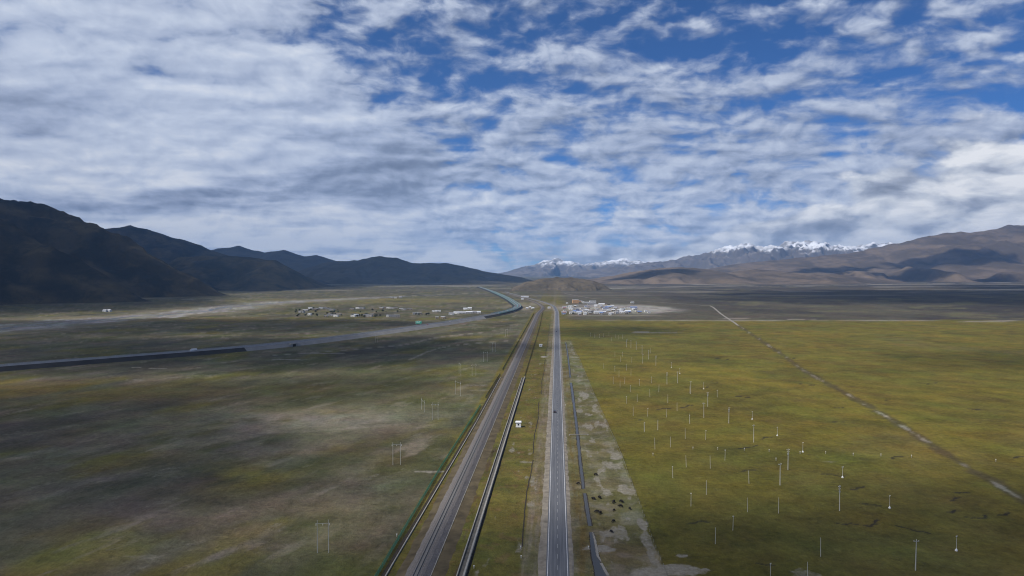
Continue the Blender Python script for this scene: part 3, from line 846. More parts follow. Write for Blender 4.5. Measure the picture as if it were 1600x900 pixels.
for k, seg in enumerate((
        [(940, 910, 3.3), (937, 893, 2.9), (931, 876, 2.0), (928, 860, 1.9), (926, 845, 1.5), (924, 832, 1.2)],
        [(922, 822, 1.1), (918, 800, 1.2), (915, 780, 1.15), (913.5, 771, 1.0)],
        [(911.5, 764, .9), (909.5, 745, 1.1), (906.5, 722, 1.1), (904.5, 700, 1.2), (902, 676, 1.25), (899.5, 655, 1.2), (897, 635, 1.3), (894.5, 615, 1.5), (892, 598, 1.3)],
        [(891, 590, .9), (889, 570, .9), (886.5, 550, .9), (884, 535, .8)])):
    seg = [(u, v, w * .68) for u, v, w in seg]; lo = [(u, v, w + .4) for u, v, w in seg]
    stream(lo, 'stream_bank', M['soil'], .05, .25, k); stream(seg, 'stream', M['water'], .09, .12, k + 9)
stream([(939, 878, .3), (934, 868, .5), (931.5, 855, .5), (929, 842, .45), (926, 832, .3)], 'silt_bank', M['silt'], .13, .15, 31)
stream([(950, 900, .5), (944, 889, .6), (939, 880, .5)], 'silt_bank', M['silt'], .13, .15, 33)
# dark crooked ditch left of the highway
for k, (t0, t1) in enumerate(((283, 420), (430, 610), (640, 900), (930, 1500))):
    rng = random.Random(k); pts = [L(-15 + math.sin(t * .05) * .5 + rng.uniform(-.25, .25), t, .06) for t in np.arange(t0, t1, 6)]
    tag(sweep('ditch', pts, [(-.32, 0), (.3, 0)], M['soil'], jitter=.12, seed=k), kind='structure')
tag(sweep('dirt_track', [Vector((p.x, p.y, .05)) for p in TRACK[:58]], [(-2.6, 0), (2.6, 0)], M['silt'], jitter=.6, seed=5), kind='structure')

# ------------------------------------------------------------------ highway
hw = tag(sweep('highway', HW, [(-4.5, .40), (0, .46), (4.5, .40)], M['road']), kind='structure')
sweep('shoulder', HW, [(-7.6, .02), (-6.4, .20), (-4.4, .37), (4.4, .37), (5.4, .24), (6.3, .02)], M['gravel'], hw, jitter=.35, seed=2)
for o_ in (-3.85, 3.85): sweep('edge_line', HW, [(o_ - .10, .425), (o_ + .10, .425)], M['paint'], hw)
dash = MB().quad((-2.1, -.075, 0), (2.1, -.075, 0), (2.1, .075, 0), (-2.1, .075, 0)).mesh('lane_dash', M['worn_paint'])
for p, a in walk([p for p in HW if 200 < p.y < 2100], 10.5): put(dash, 'lane_dash', hw, (p.x, p.y, .475), a)

# ------------------------------------------------------------------ railway
rw = tag(sweep('railway', RW, [(-2.9, 1.62), (-1.9, 1.95), (1.9, 1.95), (2.9, 1.62)], M['ballast'], jitter=.12, seed=3), kind='structure')
sweep('embankment', RW, [(-4.6, .75), (-2.8, 1.66), (2.8, 1.66), (5.0, .3)], M['ballast'], rw, jitter=.22, seed=4)
sweep('verge', RW, [(-8.2, .03), (-6.3, .45), (-4.3, .85), (-2.9, .95)], M['verge'], rw, jitter=.45, seed=14)
sweep('verge', RW, [(5.15, .3), (7.5, .18), (10.5, .02)], M['verge'], rw, jitter=.45, seed=15)
sweep('kerb', RW, [(4.95, .1), (4.95, .45), (5.2, .45), (5.2, -.1)], M['concrete'], rw)
for o_ in (-.75, .75): sweep('rail', RW, [(o_ - .1, 2.08), (o_ - .1, 2.3), (o_ + .1, 2.3), (o_ + .1, 2.08)], M['rail'], rw)
sb = MB()
for p, a in walk([q for q in RW if 180 < q.y < 900], .62):
    d = Vector((math.cos(a), math.sin(a), 0)); n = Vector((d.y, -d.x, 0)); b = len(sb.v)
    for z in (1.9, 2.1):
        for sx, sy in ((-1, -1), (1, -1), (1, 1), (-1, 1)): sb.v.append(tuple(p + n * (1.3 * sx) + d * (.14 * sy) + Vector((0, 0, z))))
    sb.f += [tuple(b + i for i in q) for q in ((4, 5, 6, 7), (0, 1, 5, 4), (1, 2, 6, 5), (2, 3, 7, 6), (3, 0, 4, 7))]
o = sb.build('sleepers', M['sleeper'], rw); tag(o, kind='stuff')

# raised concrete channel between railway and highway
CH = [L(-35, t) for t in np.arange(-60, 742, 8.0)]
ch = tag(empty('water_channel', CH[0]), 'raised pale concrete water channel between the railway and the highway', 'channel')
for o_ in ch,: pass
rel = [p - CH[0] for p in CH]
sweep('outer_wall', rel, [(-.1, 0), (-.1, 1.45), (.6, 1.45), (.6, 0)], M['concrete'], ch, jitter=.04)
sweep('inner_wall', rel, [(-2.7, 0), (-2.7, .9), (-2.3, .9), (-2.3, 0)], M['concrete'], ch, jitter=.04)
sweep('channel_bed', rel, [(-2.35, .12), (-.05, .12)], M['concrete_dark'], ch)  # bed in darker concrete than the walls
tag(sweep('ditch', [p + Vector((0, 0, .05)) for p in CH], [(.65, 0), (1.6, 0)], M['soil'], jitter=.3, seed=8), kind='structure')  # flat dark strip along the foot of the outer wall
# pale coping of the drain left of the railway
CO = [L(float(np.interp(t, [0, 258, 520, 760], [-65.5, -64.4, -61.3, -61.0])), t) for t in np.arange(-60, 745, 10.0)]
dc = tag(empty('drain_wall', CO[0]), 'long thin pale concrete drain wall beside the green railway fence', 'wall')
rel = [p - CO[0] for p in CO]
sweep('coping', rel, [(-.2, 0), (-.2, .6), (.2, .6), (.2, 0)], M['concrete'], dc, jitter=.05)
sweep('drain_bed', rel, [(-2.0, .06), (-.25, .06)], M['soil'], dc, jitter=.2)


# ------------------------------------------------------------------ fences
def fence_meshes(ln, h, m, bars):
    b = MB()
    for k in range(bars):
        x = ln * (k + .5) / bars; w_ = ln / bars * .26
        b.quad((x - w_, 0, .15), (x + w_, 0, .15), (x + w_, 0, h), (x - w_, 0, h))
    for z in (.15, h * .5, h - .1): b.box(0, ln, -.025, .025, z, z + .1)
    return b.mesh('mesh_panel', m), MB().box(-.07, .07, -.07, .07, 0, h + .15).mesh('post', m)


def fence(name, pts, ln, h, m, bars, label, post_m=None):
    o = tag(empty(name, pts[0]), label, 'fence'); p0 = pts[0]
    pan, post = fence_meshes(ln, h, m, bars)
    if post_m: post.materials.clear(); post.materials.append(post_m)
    W = walk(pts, ln)
    for p, a in W[:295]:
        put(pan, 'mesh_panel', o, p - p0, a); put(post, 'post', o, p - p0, a)
    return o


FL = [L(float(np.interp(t, [0, 258, 400, 560, 760, 2000], [-69.5, -67.6, -67.6, -65.4, -63.5, -62.5])), t) for t in np.arange(140, 2000, 20.0)]
fence('railway_fence', [p for p in FL if p.y < 590], 3.0, 2.1, M['green'], 9, 'green mesh fence on the left side of the railway')
fence('railway_fence', [p for p in FL if 600 < p.y < 770], 5.0, 1.8, M['wire'], 7, 'short dark stretch of netting fence left of the railway beyond the green fence')
fence('railway_fence', [p for p in FL if 785 < p.y < 1900], 6.0, 1.8, M['wire'], 7, 'dark netting fence along the far left side of the railway')
fence('railway_fence', [L(-35.2 - 4 * float(sm(np.array(t), 1300, 1900)), t) for t in np.arange(748, 1960, 20.0)], 6.0, 1.8, M['wire'], 7, 'dark netting fence right of the railway beyond the concrete channel')
PB = [L(float(np.interp(t, [0, 275, 430, 630, 910, 970], [47, 41.5, 40.8, 35.4, 29.8, 27])), t) for t in np.arange(180, 1000, 20.0)]
pf = tag(empty('pasture_fence', PB[0]), 'low thin wire fence along the left edge of the olive pasture', 'fence')
pfp = MB().box(-.06, .06, -.06, .06, -.2, 1.3).mesh('post', M['concrete'])
pfw = MB().box(0, 6.0, -.012, .012, .45, .48).box(0, 6.0, -.012, .012, .8, .83).box(0, 6.0, -.012, .012, 1.15, 1.18).mesh('wire', M['wire'])
for p, a in walk(PB, 6.0): put(pfp, 'post', pf, p - PB[0], a); put(pfw, 'wire', pf, p - PB[0], a)

# ------------------------------------------------------------------ expressway on its embankment
ex = tag(sweep('expressway', EX, [(-9.4, -.05), (0, .05), (9.4, -.05)], mat('pale_asphalt', (.125, .128, .135), .8, .2, .05)), kind='structure')
sweep('embankment', EX, [(-17, -5), (-9.8, -.12), (9.8, -.12), (17, -5)], mat('shade_dark_turf', (.032, .031, .029), 1, .3, .05), ex, jitter=.4, seed=6)  # turf colour darkened to stand for the shade on the bank's face
for o_ in (-9.0, 9.0): sweep('edge_line', EX, [(o_ - .6, .02), (o_ - .35, .02)], M['paint'], ex)
for o_ in (-9.5, -.6, .6, 9.5): sweep('guard_rail', EX, [(o_, .35), (o_, .85), (o_ + .12, .85), (o_ + .12, .35)], M['steel'], ex)
cut = [i for i, p in enumerate(EX) if p.y > 1790][0]; far_end = [i for i, p in enumerate(EX) if p.y > 3900][0]
for o_ in (-11, 11):
    EB = [p + n * o_ + Vector((0, 0, -.6)) for p, n in zip(EX[cut:far_end], normals2(EX[cut:far_end]))]
    fo = tag(empty('noise_barrier', EB[0]), 'teal roadside barrier along the %s edge of the curving expressway' % ('left' if o_ < 0 else 'right'), 'barrier')
    pan = MB().box(0, 7.9, -.06, .06, 0, 2.0).box(0, .25, -.15, .15, 0, 2.2).mesh('barrier_panel', M['teal'])
    for p, a in walk(EB, 8.0)[:290]: put(pan, 'barrier_panel', fo, p - EB[0], a)
sweep('median_hedge', EX[cut:], [(-1.0, .0), (-.9, .9), (.9, .9), (1.0, 0)], M['teal'], ex)
# pale concrete slope where the bank is faced, and the underpass
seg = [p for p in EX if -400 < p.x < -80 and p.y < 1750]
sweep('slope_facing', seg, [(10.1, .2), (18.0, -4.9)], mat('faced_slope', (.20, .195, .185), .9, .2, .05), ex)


def on_ex(u):
    best = min(range(len(EX)), key=lambda i: abs(800 + EX[i].x / EX[i].y * F - u)); return EX[best], normals2(EX)[best]


p, n = on_ex(452); a = math.atan2(-n.x, n.y) + math.pi / 2
up = empty('underpass', (p.x + n.x * 14, p.y + n.y * 14, 0), math.atan2(n.y, n.x) + math.pi / 2)
tag(up, 'concrete cattle underpass with dark opening in the expressway bank', 'underpass')
MB().box(-6, -3, -4.6, 1, 0, 4.6).box(3, 6, -4.6, 1, 0, 4.6).box(-6, 6, -4.6, 1, 3.9, 5.0).build('portal', M['concrete'], up)
MB().box(-3, 3, -4.2, .9, .02, 3.88).build('shade_block', M['soil'], up)  # solid dark block stands in for the shade inside the opening
for q, hgt in ((-8.5, 2.6), (8.5, 2.6)): MB().box(q - 2.5, q + 2.5, -5.2, -4.7, 0, hgt).build('wing_wall', M['concrete'], up)


# ------------------------------------------------------------------ poles
def pole_proto(h, r0, r1, arms=(), foot=False, collar=False):
    o = empty('utility_pole')
    MB().tube((0, 0, -.3), (0, 0, h), r0, r1, 8).build('shaft', M['pole'], o)
    for z, w_ in arms:
        a = MB().box(-w_, w_, -.09, .09, z, z + .16).build('crossarm', M['steel'], o)
        for x in (-w_ * .9, 0, w_ * .9): MB().tube((x, 0, z + .15), (x, 0, z + .5), .09, .05, 6).build('insulator', M['white'], a)
    if foot: MB().box(-.4, .4, -.4, .4, 0, .6).tube((0, 0, .55), (0, 0, 1.1), .35, .15, 8).build('footing', M['white'], o)
    if collar: MB().box(-.35, .35, -.2, .2, h * .72, h * .72 + .8).build('transformer_box', M['steel'], o)
    return o


ORD = ['nearest', 'second nearest', 'third nearest', 'fourth nearest', 'fifth nearest', 'sixth nearest', 'seventh nearest', 'eighth nearest', 'ninth nearest', 'tenth nearest']
ONES = ['', 'first', 'second', 'third', 'fourth', 'fifth', 'sixth', 'seventh', 'eighth', 'ninth', 'tenth', 'eleventh', 'twelfth', 'thirteenth', 'fourteenth', 'fifteenth', 'sixteenth', 'seventeenth', 'eighteenth', 'nineteenth']
TENS = {2: ('twentieth', 'twenty'), 3: ('thirtieth', 'thirty'), 4: ('fortieth', 'forty'), 5: ('fiftieth', 'fifty'), 6: ('sixtieth', 'sixty'), 7: ('seventieth', 'seventy'), 8: ('eightieth', 'eighty')}


def nth(k):
    if k < 20: return ONES[k]
    a, b = TENS[k // 10]; return a if k % 10 == 0 else b + '-' + ONES[k % 10]


Z3 = lambda x, y: (980 + x / 2.58, 640 + y / 2.58)
Z4 = lambda x, y: (880 + x / 3.75, 480 + y / 3.75)
tall = [Z3(1162, 648), Z3(856, 408), Z3(616, 305), Z3(648, 243), Z3(510, 132), Z4(970, 680), Z4(824, 648), Z4(847, 582), Z4(747, 508), Z4(670, 445), Z4(608, 452), Z4(543, 342), Z4(466, 330), Z4(500, 305), Z4(462, 275), Z4(428, 250), Z4(397, 240), Z4(371, 235)]
foot = [Z3(1327, 570), Z3(1058, 398), Z3(868, 275), Z3(708, 172), Z3(605, 106), Z3(504, 40), Z4(823, 480), Z4(683, 390), Z4(634, 355)]
slim = [Z3(*p) for p in ((780, 592), (426, 487), (355, 542), (257, 390), (319, 343), (485, 413), (610, 418), (491, 298), (335, 237), (238, 232), (184, 276), (394, 205), (174, 152), (112, 160), (234, 118), (316, 122), (123, 82), (252, 57), (70, 88), (577, 688), (727, 690))]
slim += [Z4(*p) for p in ((447, 460), (517, 445), (395, 498), (508, 527), (560, 498), (434, 555), (370, 565), (613, 560), (667, 608), (903, 528), (410, 637), (495, 640), (605, 645), (742, 683), (555, 720), (475, 732), (742, 505), (238, 360), (303, 378), (327, 410), (397, 400), (371, 370), (337, 320), (402, 325), (303, 290), (348, 290), (510, 270),
                          (305, 180), (322, 188), (348, 186), (237, 175), (212, 180), (268, 168), (185, 180), (160, 172), (285, 200), (333, 470), (293, 450), (360, 450))]
stub = [Z3(*p) for p in ((472, 165), (572, 170), (697, 178), (800, 178), (911, 185), (1023, 188), (1146, 193), (1486, 210), (265, 160), (104, 185), (600, 205), (365, 162))]
p_tall = [pole_proto(12.2, .22, .13, ((11.3, 1.1),)), pole_proto(12.4, .22, .13, ((11.6, .9), (10.4, .7)), collar=True)]
p_foot = pole_proto(6.4, .13, .07, ((5.9, .5),), True)
p_slim = [pole_proto(7.0, .13, .08), pole_proto(6.5, .13, .08, ((6.1, .3),)), pole_proto(7.6, .14, .08)]
p_stub = empty('marker_post')
MB().tube((0, 0, -.2), (0, 0, 1.3), .2, .16, 8).build('shaft', M['concrete'], p_stub); MB().tube((0, 0, 1.3), (0, 0, 1.65), .24, .12, 8).build('cap', M['white'], p_stub)
rng = random.Random(2)


def place_poles(spots, protos, fmt, cat, group, tilt=.012):
    used = set(); spots = sorted(spots, key=lambda p: -p[1])
    for k, (u, v) in enumerate(spots):
        pr = protos[k % len(protos)]
        o = pr if id(pr) not in used else copy_tree(pr); used.add(id(pr))
        o.location = G(u, v); o.rotation_euler = (rng.uniform(-tilt, tilt), rng.uniform(-tilt, tilt), rng.uniform(-.3, .3) + .35)
        tag(o, fmt % nth(k + 1), cat, group)


place_poles(tall, p_tall, 'tall concrete power pole in the olive pasture, %s from the bottom edge of the photo', 'pole', 'tall power poles in the pasture')
place_poles(foot, [p_foot], 'short pale pole with white footing in the pasture, %s from the bottom', 'pole', 'white-footed poles in the pasture')
place_poles(slim, p_slim, 'slim pale pole without footing in the pasture, %s from the bottom', 'pole', 'slim poles in the pasture', .035)
place_poles(stub, [p_stub], 'knee-high pale marker post in the pasture, %s from the bottom', 'post', 'marker posts in the pasture')

# twin-pole frames of the power line left of the railway
hfr = [((496, 864), (513.5, 863.5)), ((614, 726.5), (626, 726)), ((675.5, 656), (684.5, 656)), ((658.7, 640), (664.6, 646)), ((711.5, 616), (719.6, 619)), ((717.3, 584), (722, 588)), ((737.7, 587.5), (743.6, 587)), ((755.9, 565.5), (761.3, 565)),
       ((769.9, 550), (774.2, 549.7)), ((789.8, 526), (793.5, 525)), ((797, 518), (800, 517.6)), ((587, 535), (590, 535))]
for k, (a, b) in enumerate(hfr):
    A_, B_ = G(*a), G(*b); d = B_ - A_; ln = min(max(d.length, 3.5), 12)
    o = tag(empty('twin_pole_frame', A_, math.atan2(d.y, d.x)), 'slender twin-pole power line frame left of the railway, %s from the bottom' % nth(k + 1), 'pole', 'twin-pole frames of the power line')
    hh = 13.6 if k != 3 else 10
    for x in (0, ln): MB().tube((x, 0, -.3), (x, 0, hh), .15, .09, 8).build('shaft', M['pole'], o)
    a_ = MB().box(-.7, ln + .7, -.05, .05, hh - 1.5, hh - 1.42).build('crossarm', M['steel'], o)
    for x in (-.5, ln / 2, ln + .5): MB().tube((x, 0, hh - 2.3), (x, 0, hh - 1.5), .08, .08, 6).build('insulator', M['white'], a_)


# ------------------------------------------------------------------ huts
def hut(u, v, w_, h, label, rz=0.0):
    o = tag(empty('hut', G(u, v), rz), label, 'hut')
    MB().box(-w_ / 2, w_ / 2, 0, w_, 0, h).build('wall', M['white'], o)
    MB().box(-w_ / 2 - .45, w_ / 2 + .45, -.45, w_ + .45, h, h + .35).box(-w_ / 2 - .25, w_ / 2 + .25, -.25, w_ + .25, h + .35, h + .6).build('roof', M['white'], o)
    MB().box(-w_ / 2 - .3, w_ / 2 + .3, -.3, w_ + .3, 0, .35).build('plinth', M['concrete'], o)
    wn = MB().box(-.55, .55, -.04, .03, 1.5, 2.7).build('window', M['glass'], o)
    MB().box(-.7, .7, -.09, -.035, 1.35, 1.5).build('sill', M['white'], wn)
    MB().box(w_ / 2 - .03, w_ / 2 + .05, 1.0, 2.0, .35, 2.4).build('door', M['steel'], o)
    return o


hut(810, 668, 3.6, 3.6, 'small square white hut with flat roof beside the concrete channel', -.05)
hut(845, 542, 4.2, 3.4, 'white hut far along the strip between railway and highway', 0)
# pale round spoil heap by the ditch
g = G(850, 558); b = MB()
for i in range(8):
    for j in range(24):
        rr = lambda q: 5.2 * q * (1 + .12 * math.sin(j * 1.7)); zz = lambda q: 1.5 * (1 - q * q)
        t0, t1 = 2 * math.pi * j / 24, 2 * math.pi * (j + 1) / 24; q0, q1 = i / 8, (i + 1) / 8
        rf = lambda t: 1 + .12 * math.sin(3 * t) + .07 * math.sin(7 * t + 1)
        b.quad(*[(g.x + 4.6 * q * rf(t) * math.cos(t), g.y + 4.6 * q * rf(t) * math.sin(t), 1.5 * (1 - q * q) + .02) for q, t in ((q0, t0), (q1, t0), (q1, t1), (q0, t1))])
tag(b.build('gravel_heap', M['silt']), 'pale round heap of gravel left of the highway near the far hut', 'heap')
# tiny concrete markers and boxes along the strip
for k, (u, v, lb) in enumerate(((814.2, 872, 'small white marker post left of the highway at the end of the ditch'), (740.5, 888, 'small white marker post on the grass right of the concrete channel'), (620, 838, 'small white marker post against the green fence'),
                                (919.5, 857, 'small white marker post on the near bank of the stream'), (884, 634, 'pale kilometre stone on the grass right of the highway'), (813.5, 857, 'small pale post at the tip of the ditch'))):
    o = tag(empty('marker_post', G(u, v)), lb, 'post')
    MB().box(-.17, .17, -.17, .17, -.1, .9).build('shaft', M['pole'], o); MB().box(-.22, .22, -.22, .22, .9, 1.05).build('cap', M['white'], o)
# grassy crossings and pipe over the stream
g = L(15.6, 478.5, .1)
o = tag(empty('pipe_crossing', g, .05), 'thin pale pipe footbridge laid across the stream right of the highway', 'footbridge')
MB().tube((-7, 0, .45), (7, 0, .45), .22, .22, 8).build('pipe', M['silt'], o)
for x in (-6.5, 6.5): MB().box(x - .4, x + .4, -.5, .5, -.15, .5).build('support', M['concrete'], o)


# ------------------------------------------------------------------ yaks
def yak_mesh():
    V = [(0, 0, 1.02), (.45, 0, 1.08), (.85, 0, 1.2), (1.15, 0, 1.0), (1.45, 0, .62), (1.68, 0, .38), (-.45, 0, 1.0), (-.85, 0, 1.02), (-1.0, 0, .85), (-1.1, 0, .45)]
    r = [.46, .48, .44, .3, .22, .12, .45, .36, .12, .1]
    E = [(0, 1), (1, 2), (2, 3), (3, 4), (4, 5), (0, 6), (6, 7), (7, 8), (8, 9)]
    for s in (-1, 1):
        b = len(V); V += [(.72, .26 * s, .75), (.74, .27 * s, .38), (.74, .27 * s, .04)]; r += [.18, .11, .1]; E += [(2, b), (b, b + 1), (b + 1, b + 2)]
        b = len(V); V += [(-.72, .26 * s, .78), (-.82, .27 * s, .42), (-.78, .27 * s, .04)]; r += [.22, .12, .1]; E += [(7, b), (b, b + 1), (b + 1, b + 2)]
    me = bpy.data.meshes.new('yak'); me.from_pydata(V, E, []); me.materials.append(M['yak'])
    return me, r


ym, yr = yak_mesh(); ysrc = None
yaks = [(930.5, 743), (904, 757), (927.5, 781), (937, 779), (959, 786), (970.5, 785), (959.5, 798.5), (970, 792.5), (984, 796), (933.5, 801.5), (938, 803), (958.5, 816), (955, 832)]
for k, (u, v) in enumerate(sorted(yaks)):
    o = bpy.data.objects.new('yak', ym if ysrc is None else ysrc.data) if ysrc is None else ysrc.copy()
    link(o)
    if ysrc is None:
        md = o.modifiers.new('skin', 'SKIN'); md.use_smooth_shade = True
        sv = ym.skin_vertices[0].data if ym.skin_vertices else None
        if sv is None:
            bm = bmesh.new(); bm.from_mesh(ym); bm.verts.layers.skin.verify(); bm.to_mesh(ym); bm.free(); sv = ym.skin_vertices[0].data
        for i, rr in enumerate(yr): sv[i].radius = (rr, rr); sv[i].use_root = i == 0
        o.modifiers.new('sub', 'SUBSURF').levels = 1
        ysrc = o
    horn = MB()
    for s in (-1, 1):
        horn.tube((1.38, .12 * s, .82), (1.4, .36 * s, .9), .05, .04, 6).tube((1.4, .36 * s, .9), (1.52, .42 * s, 1.15), .04, .012, 6)
    hm = horn.mesh('horns', M['horn']) if k == 0 else hm
    put(hm, 'horns', o)
    o.location = G(u, v); o.rotation_euler = (0, 0, rng.uniform(0, 6.28)); s = rng.uniform(.75, 1.05); o.scale = (s, s, s)
    tag(o, 'black yak grazing beside the stream right of the highway, %s from the left' % nth(k + 1), 'yak', 'yaks grazing by the stream')


# ------------------------------------------------------------------ vehicles
def car(name, loc, rz, paint, label, cat='car'):
    o = tag(empty(name, loc, rz), label, cat)
    body = MB().prism([(-2.2, .35), (2.2, .35), (2.25, .7), (2.1, .86), (1.1, .98), (.5, 1.5), (-1.3, 1.52), (-2.0, 1.05), (-2.25, .95)], -.88, .88).build('body', paint, o)
    md = body.modifiers.new('b', 'BEVEL'); md.width = .08; md.segments = 2
    MB().quad((1.06, -.7, 1.02), (1.06, .7, 1.02), (.54, .62, 1.49), (.54, -.62, 1.49)).build('windscreen', M['glass'], o).location = (.02, 0, .015)
    MB().quad((-1.95, .7, 1.08), (-1.95, -.7, 1.08), (-1.33, -.62, 1.5), (-1.33, .62, 1.5)).build('rear_window', M['glass'], o).location = (-.02, 0, .015)
    for s in (-1, 1): MB().quad((-1.6, .895 * s, 1.05), (.9, .895 * s, 1.05), (.45, .895 * s, 1.42), (-1.2, .895 * s, 1.44)).build('side_window', M['glass'], o)
    for x in (-1.35, 1.4):
        for s in (-1, 1): w_ = MB().tube((x, .70 * s, .33), (x, .93 * s, .33), .33, .33, 14).build('wheel', M['tyre'], o); MB().tube((x, .93 * s, .33), (x, .945 * s, .33), .19, .19, 10).build('rim', M['steel'], w_)
    for s in (-1, 1):
        MB().box(2.18, 2.27, .5 * s - .17, .5 * s + .17, .66, .82).build('headlight', M['lamp'], o); MB().box(-2.28, -2.2, .6 * s - .15, .6 * s + .15, .72, .9).build('tail_light', M['red'], o)
    return o


def truck(loc, rz, paint, label):
    o = tag(empty('truck', loc, rz), label, 'truck')
    MB().prism([(2.6, .6), (4.6, .6), (4.65, 1.6), (4.3, 2.9), (2.6, 2.9)], -1.2, 1.2).build('cab', paint, o)
    MB().box(-4.6, 2.4, -1.25, 1.25, 1.1, 3.7).build('cargo_box', M['white'], o); MB().box(-4.6, 4.4, -.6, .6, .7, 1.1).build('chassis', M['tyre'], o)
    MB().quad((4.64, -1.05, 1.7), (4.64, 1.05, 1.7), (4.36, 1.0, 2.75), (4.36, -1.0, 2.75)).build('windscreen', M['glass'], o).location = (.03, 0, 0)
    for x in (-3.6, -2.4, 3.5):
        for s in (-1, 1): MB().tube((x, .85 * s, .5), (x, 1.2 * s, .5), .5, .5, 14).build('wheel', M['tyre'], o)
    return o


ha = math.atan2(1, SL)
car('car', Vector((*G(866.6, 645).xy, .47)), ha, M['car_dark'], 'small dark car driving in the left lane of the grey highway')
car('car', Vector((*G(869.2, 519).xy, .47)), ha, M['car_dark'], 'tiny far dark car on the highway before the town')


def ex_vehicle(kind, u, off, label, paint):
    p, n = on_ex(u); a = math.atan2(n.x, -n.y) if off < 0 else math.atan2(-n.x, n.y)
    loc = (p.x + n.x * off, p.y + n.y * off, EX_Z + .06)
    return truck(loc, a, paint, label) if kind == 't' else car('car', loc, a, paint, label)


ex_vehicle('t', 757, 5, 'white box truck on the expressway by the left village', M['car_white'])
ex_vehicle('t', 767, 5, 'white box truck just ahead on the expressway before the curve', M['car_blue'])
ex_vehicle('c', 698, 5, 'small white car on the expressway right of the green road sign', M['car_white'])
ex_vehicle('c', 665, 6, 'small red car on the expressway under the green road sign', M['red'])
ex_vehicle('t', 303, 5, 'white truck on the dark left stretch of the expressway', M['car_white'])

# green road sign beside the expressway
p, n = on_ex(660); q = p - n * 15
o = tag(empty('road_sign', (q.x, q.y, 0), 0), 'green rectangular road sign on posts behind the expressway', 'sign')
MB().box(-6, 6, -.1, .1, 7.5, 13).build('panel', M['sign'], o); MB().box(-6.2, 6.2, .12, .2, 7.3, 13.2).build('frame', M['white'], o)
for x in (-3.6, 3.6): MB().tube((x, .35, 0), (x, .35, 12.5), .2, .2, 8).build('post', M['steel'], o)
for x0, x1, z in ((-4.6, -.6, 11.3), (.6, 4.6, 11.3), (-4.6, 2.6, 9.3)): MB().box(x0, x1, -.16, -.11, z - .35, z + .35).build('lettering', M['white'], o)


# ------------------------------------------------------------------ houses
_cache = {}


def house(u, v, w_, d, h, rz, wall, roof, gable, label=None, group=None, z=0.0):
    key = (round(w_), round(d), round(h, 1), wall, roof, gable)
    w_, d = key[0], key[1]; h = key[2]
    if key not in _cache:
        parts = []
        parts.append(('wall', MB().box(-w_ / 2, w_ / 2, -d / 2, d / 2, 0, h).mesh('wall', M[wall])))
        if gable:
            e = .5; r = d * .22
            b = MB(); b.prism([(-d / 2 - e, h + .02), (d / 2 + e, h + .02), (0, h + r)], -w_ / 2 - e, w_ / 2 + e)
            b.v = [(y, x, zz) for x, y, zz in b.v]; parts.append(('roof', b.mesh('roof', M[roof])))
        else:
            parts.append(('roof', MB().box(-w_ / 2 - .3, w_ / 2 + .3, -d / 2 - .3, d / 2 + .3, h + .01, h + .4).mesh('roof', M[roof])))
        nw = max(2, int(w_ / 4))
        wm = MB().box(-.8, .8, -.06, .05, 0, 1.5).mesh('window', M['glass'])
        dm = MB().box(-.6, .6, -.07, .05, 0, 2.2).mesh('door', M['bark'])
        spots = []
        for fl in range(max(1, int(h // 3.4))):
            for k in range(nw):
                x = -w_ / 2 + w_ * (k + .5) / nw
                spots.append(('door', dm, (x, -d / 2, 0)) if fl == 0 and k == nw // 2 else ('window', wm, (x, -d / 2, 1.1 + fl * 3.2)))
        _cache[key] = (parts, spots)
    parts, spots = _cache[key]
    o = empty('house', (*G(u, v).xy, z), rz)
    for nm, me in parts: put(me, nm, o)
    for nm, me, l_ in spots: put(me, nm, o, l_)
    o['u'] = float(u); o['cls'] = '%s|%s|%d' % (wall, roof, gable)
    return o


WN = {'wall_white': 'white', 'wall_grey': 'grey', 'wall_mud': 'mud-brown', 'wall_tan': 'tan'}
RN = {'roof_blue': 'blue', 'roof_grey': 'grey', 'roof_white': 'pale', 'roof_red': 'red'}
rng = random.Random(14)
town = []
T5 = lambda x, y: (870 + x / 10, 450 + y / 10)
for x, y, w_, d, h, wl, rf, gb in ((335, 392, 26, 12, 6, 'wall_white', 'roof_blue', 1), (645, 398, 28, 11, 7, 'wall_white', 'roof_white', 1), (225, 408, 13, 10, 8, 'wall_white', 'roof_white', 0), (760, 335, 22, 10, 5, 'wall_white', 'roof_blue', 1),
                               (800, 312, 24, 10, 5, 'wall_grey', 'roof_blue', 1), (1200, 322, 26, 14, 5, 'wall_grey', 'roof_blue', 1), (1110, 385, 20, 14, 6, 'wall_grey', 'roof_white', 1), (970, 372, 14, 10, 6, 'wall_white', 'roof_white', 1), (1010, 352, 14, 10, 5, 'wall_white', 'roof_white', 0),
                               (450, 238, 26, 12, 6, 'wall_white', 'roof_white', 0), (545, 262, 34, 14, 7, 'wall_grey', 'roof_grey', 1), (560, 220, 30, 12, 6, 'wall_white', 'roof_white', 0), (640, 272, 32, 10, 5, 'wall_white', 'roof_white', 0), (700, 262, 26, 10, 5, 'wall_white', 'roof_white', 1),
                               (370, 218, 16, 10, 6, 'wall_tan', 'roof_white', 0), (405, 222, 14, 10, 5, 'wall_white', 'roof_grey', 0), (160, 248, 9, 9, 6, 'wall_white', 'roof_white', 0), (1390, 375, 8, 8, 6, 'wall_white', 'roof_white', 0), (1440, 392, 9, 7, 4, 'wall_white', 'roof_grey', 1),
                               (830, 425, 8, 7, 5, 'wall_white', 'roof_white', 0), (1270, 380, 12, 9, 6, 'wall_mud', 'roof_grey', 1), (120, 325, 10, 8, 5, 'wall_grey', 'roof_red', 1), (115, 402, 10, 8, 5, 'wall_mud', 'roof_red', 1)):
    town.append(house(*T5(x, y), w_ * .82, d * .85, h * .8, rng.uniform(-.12, .2), wl, rf, gb))
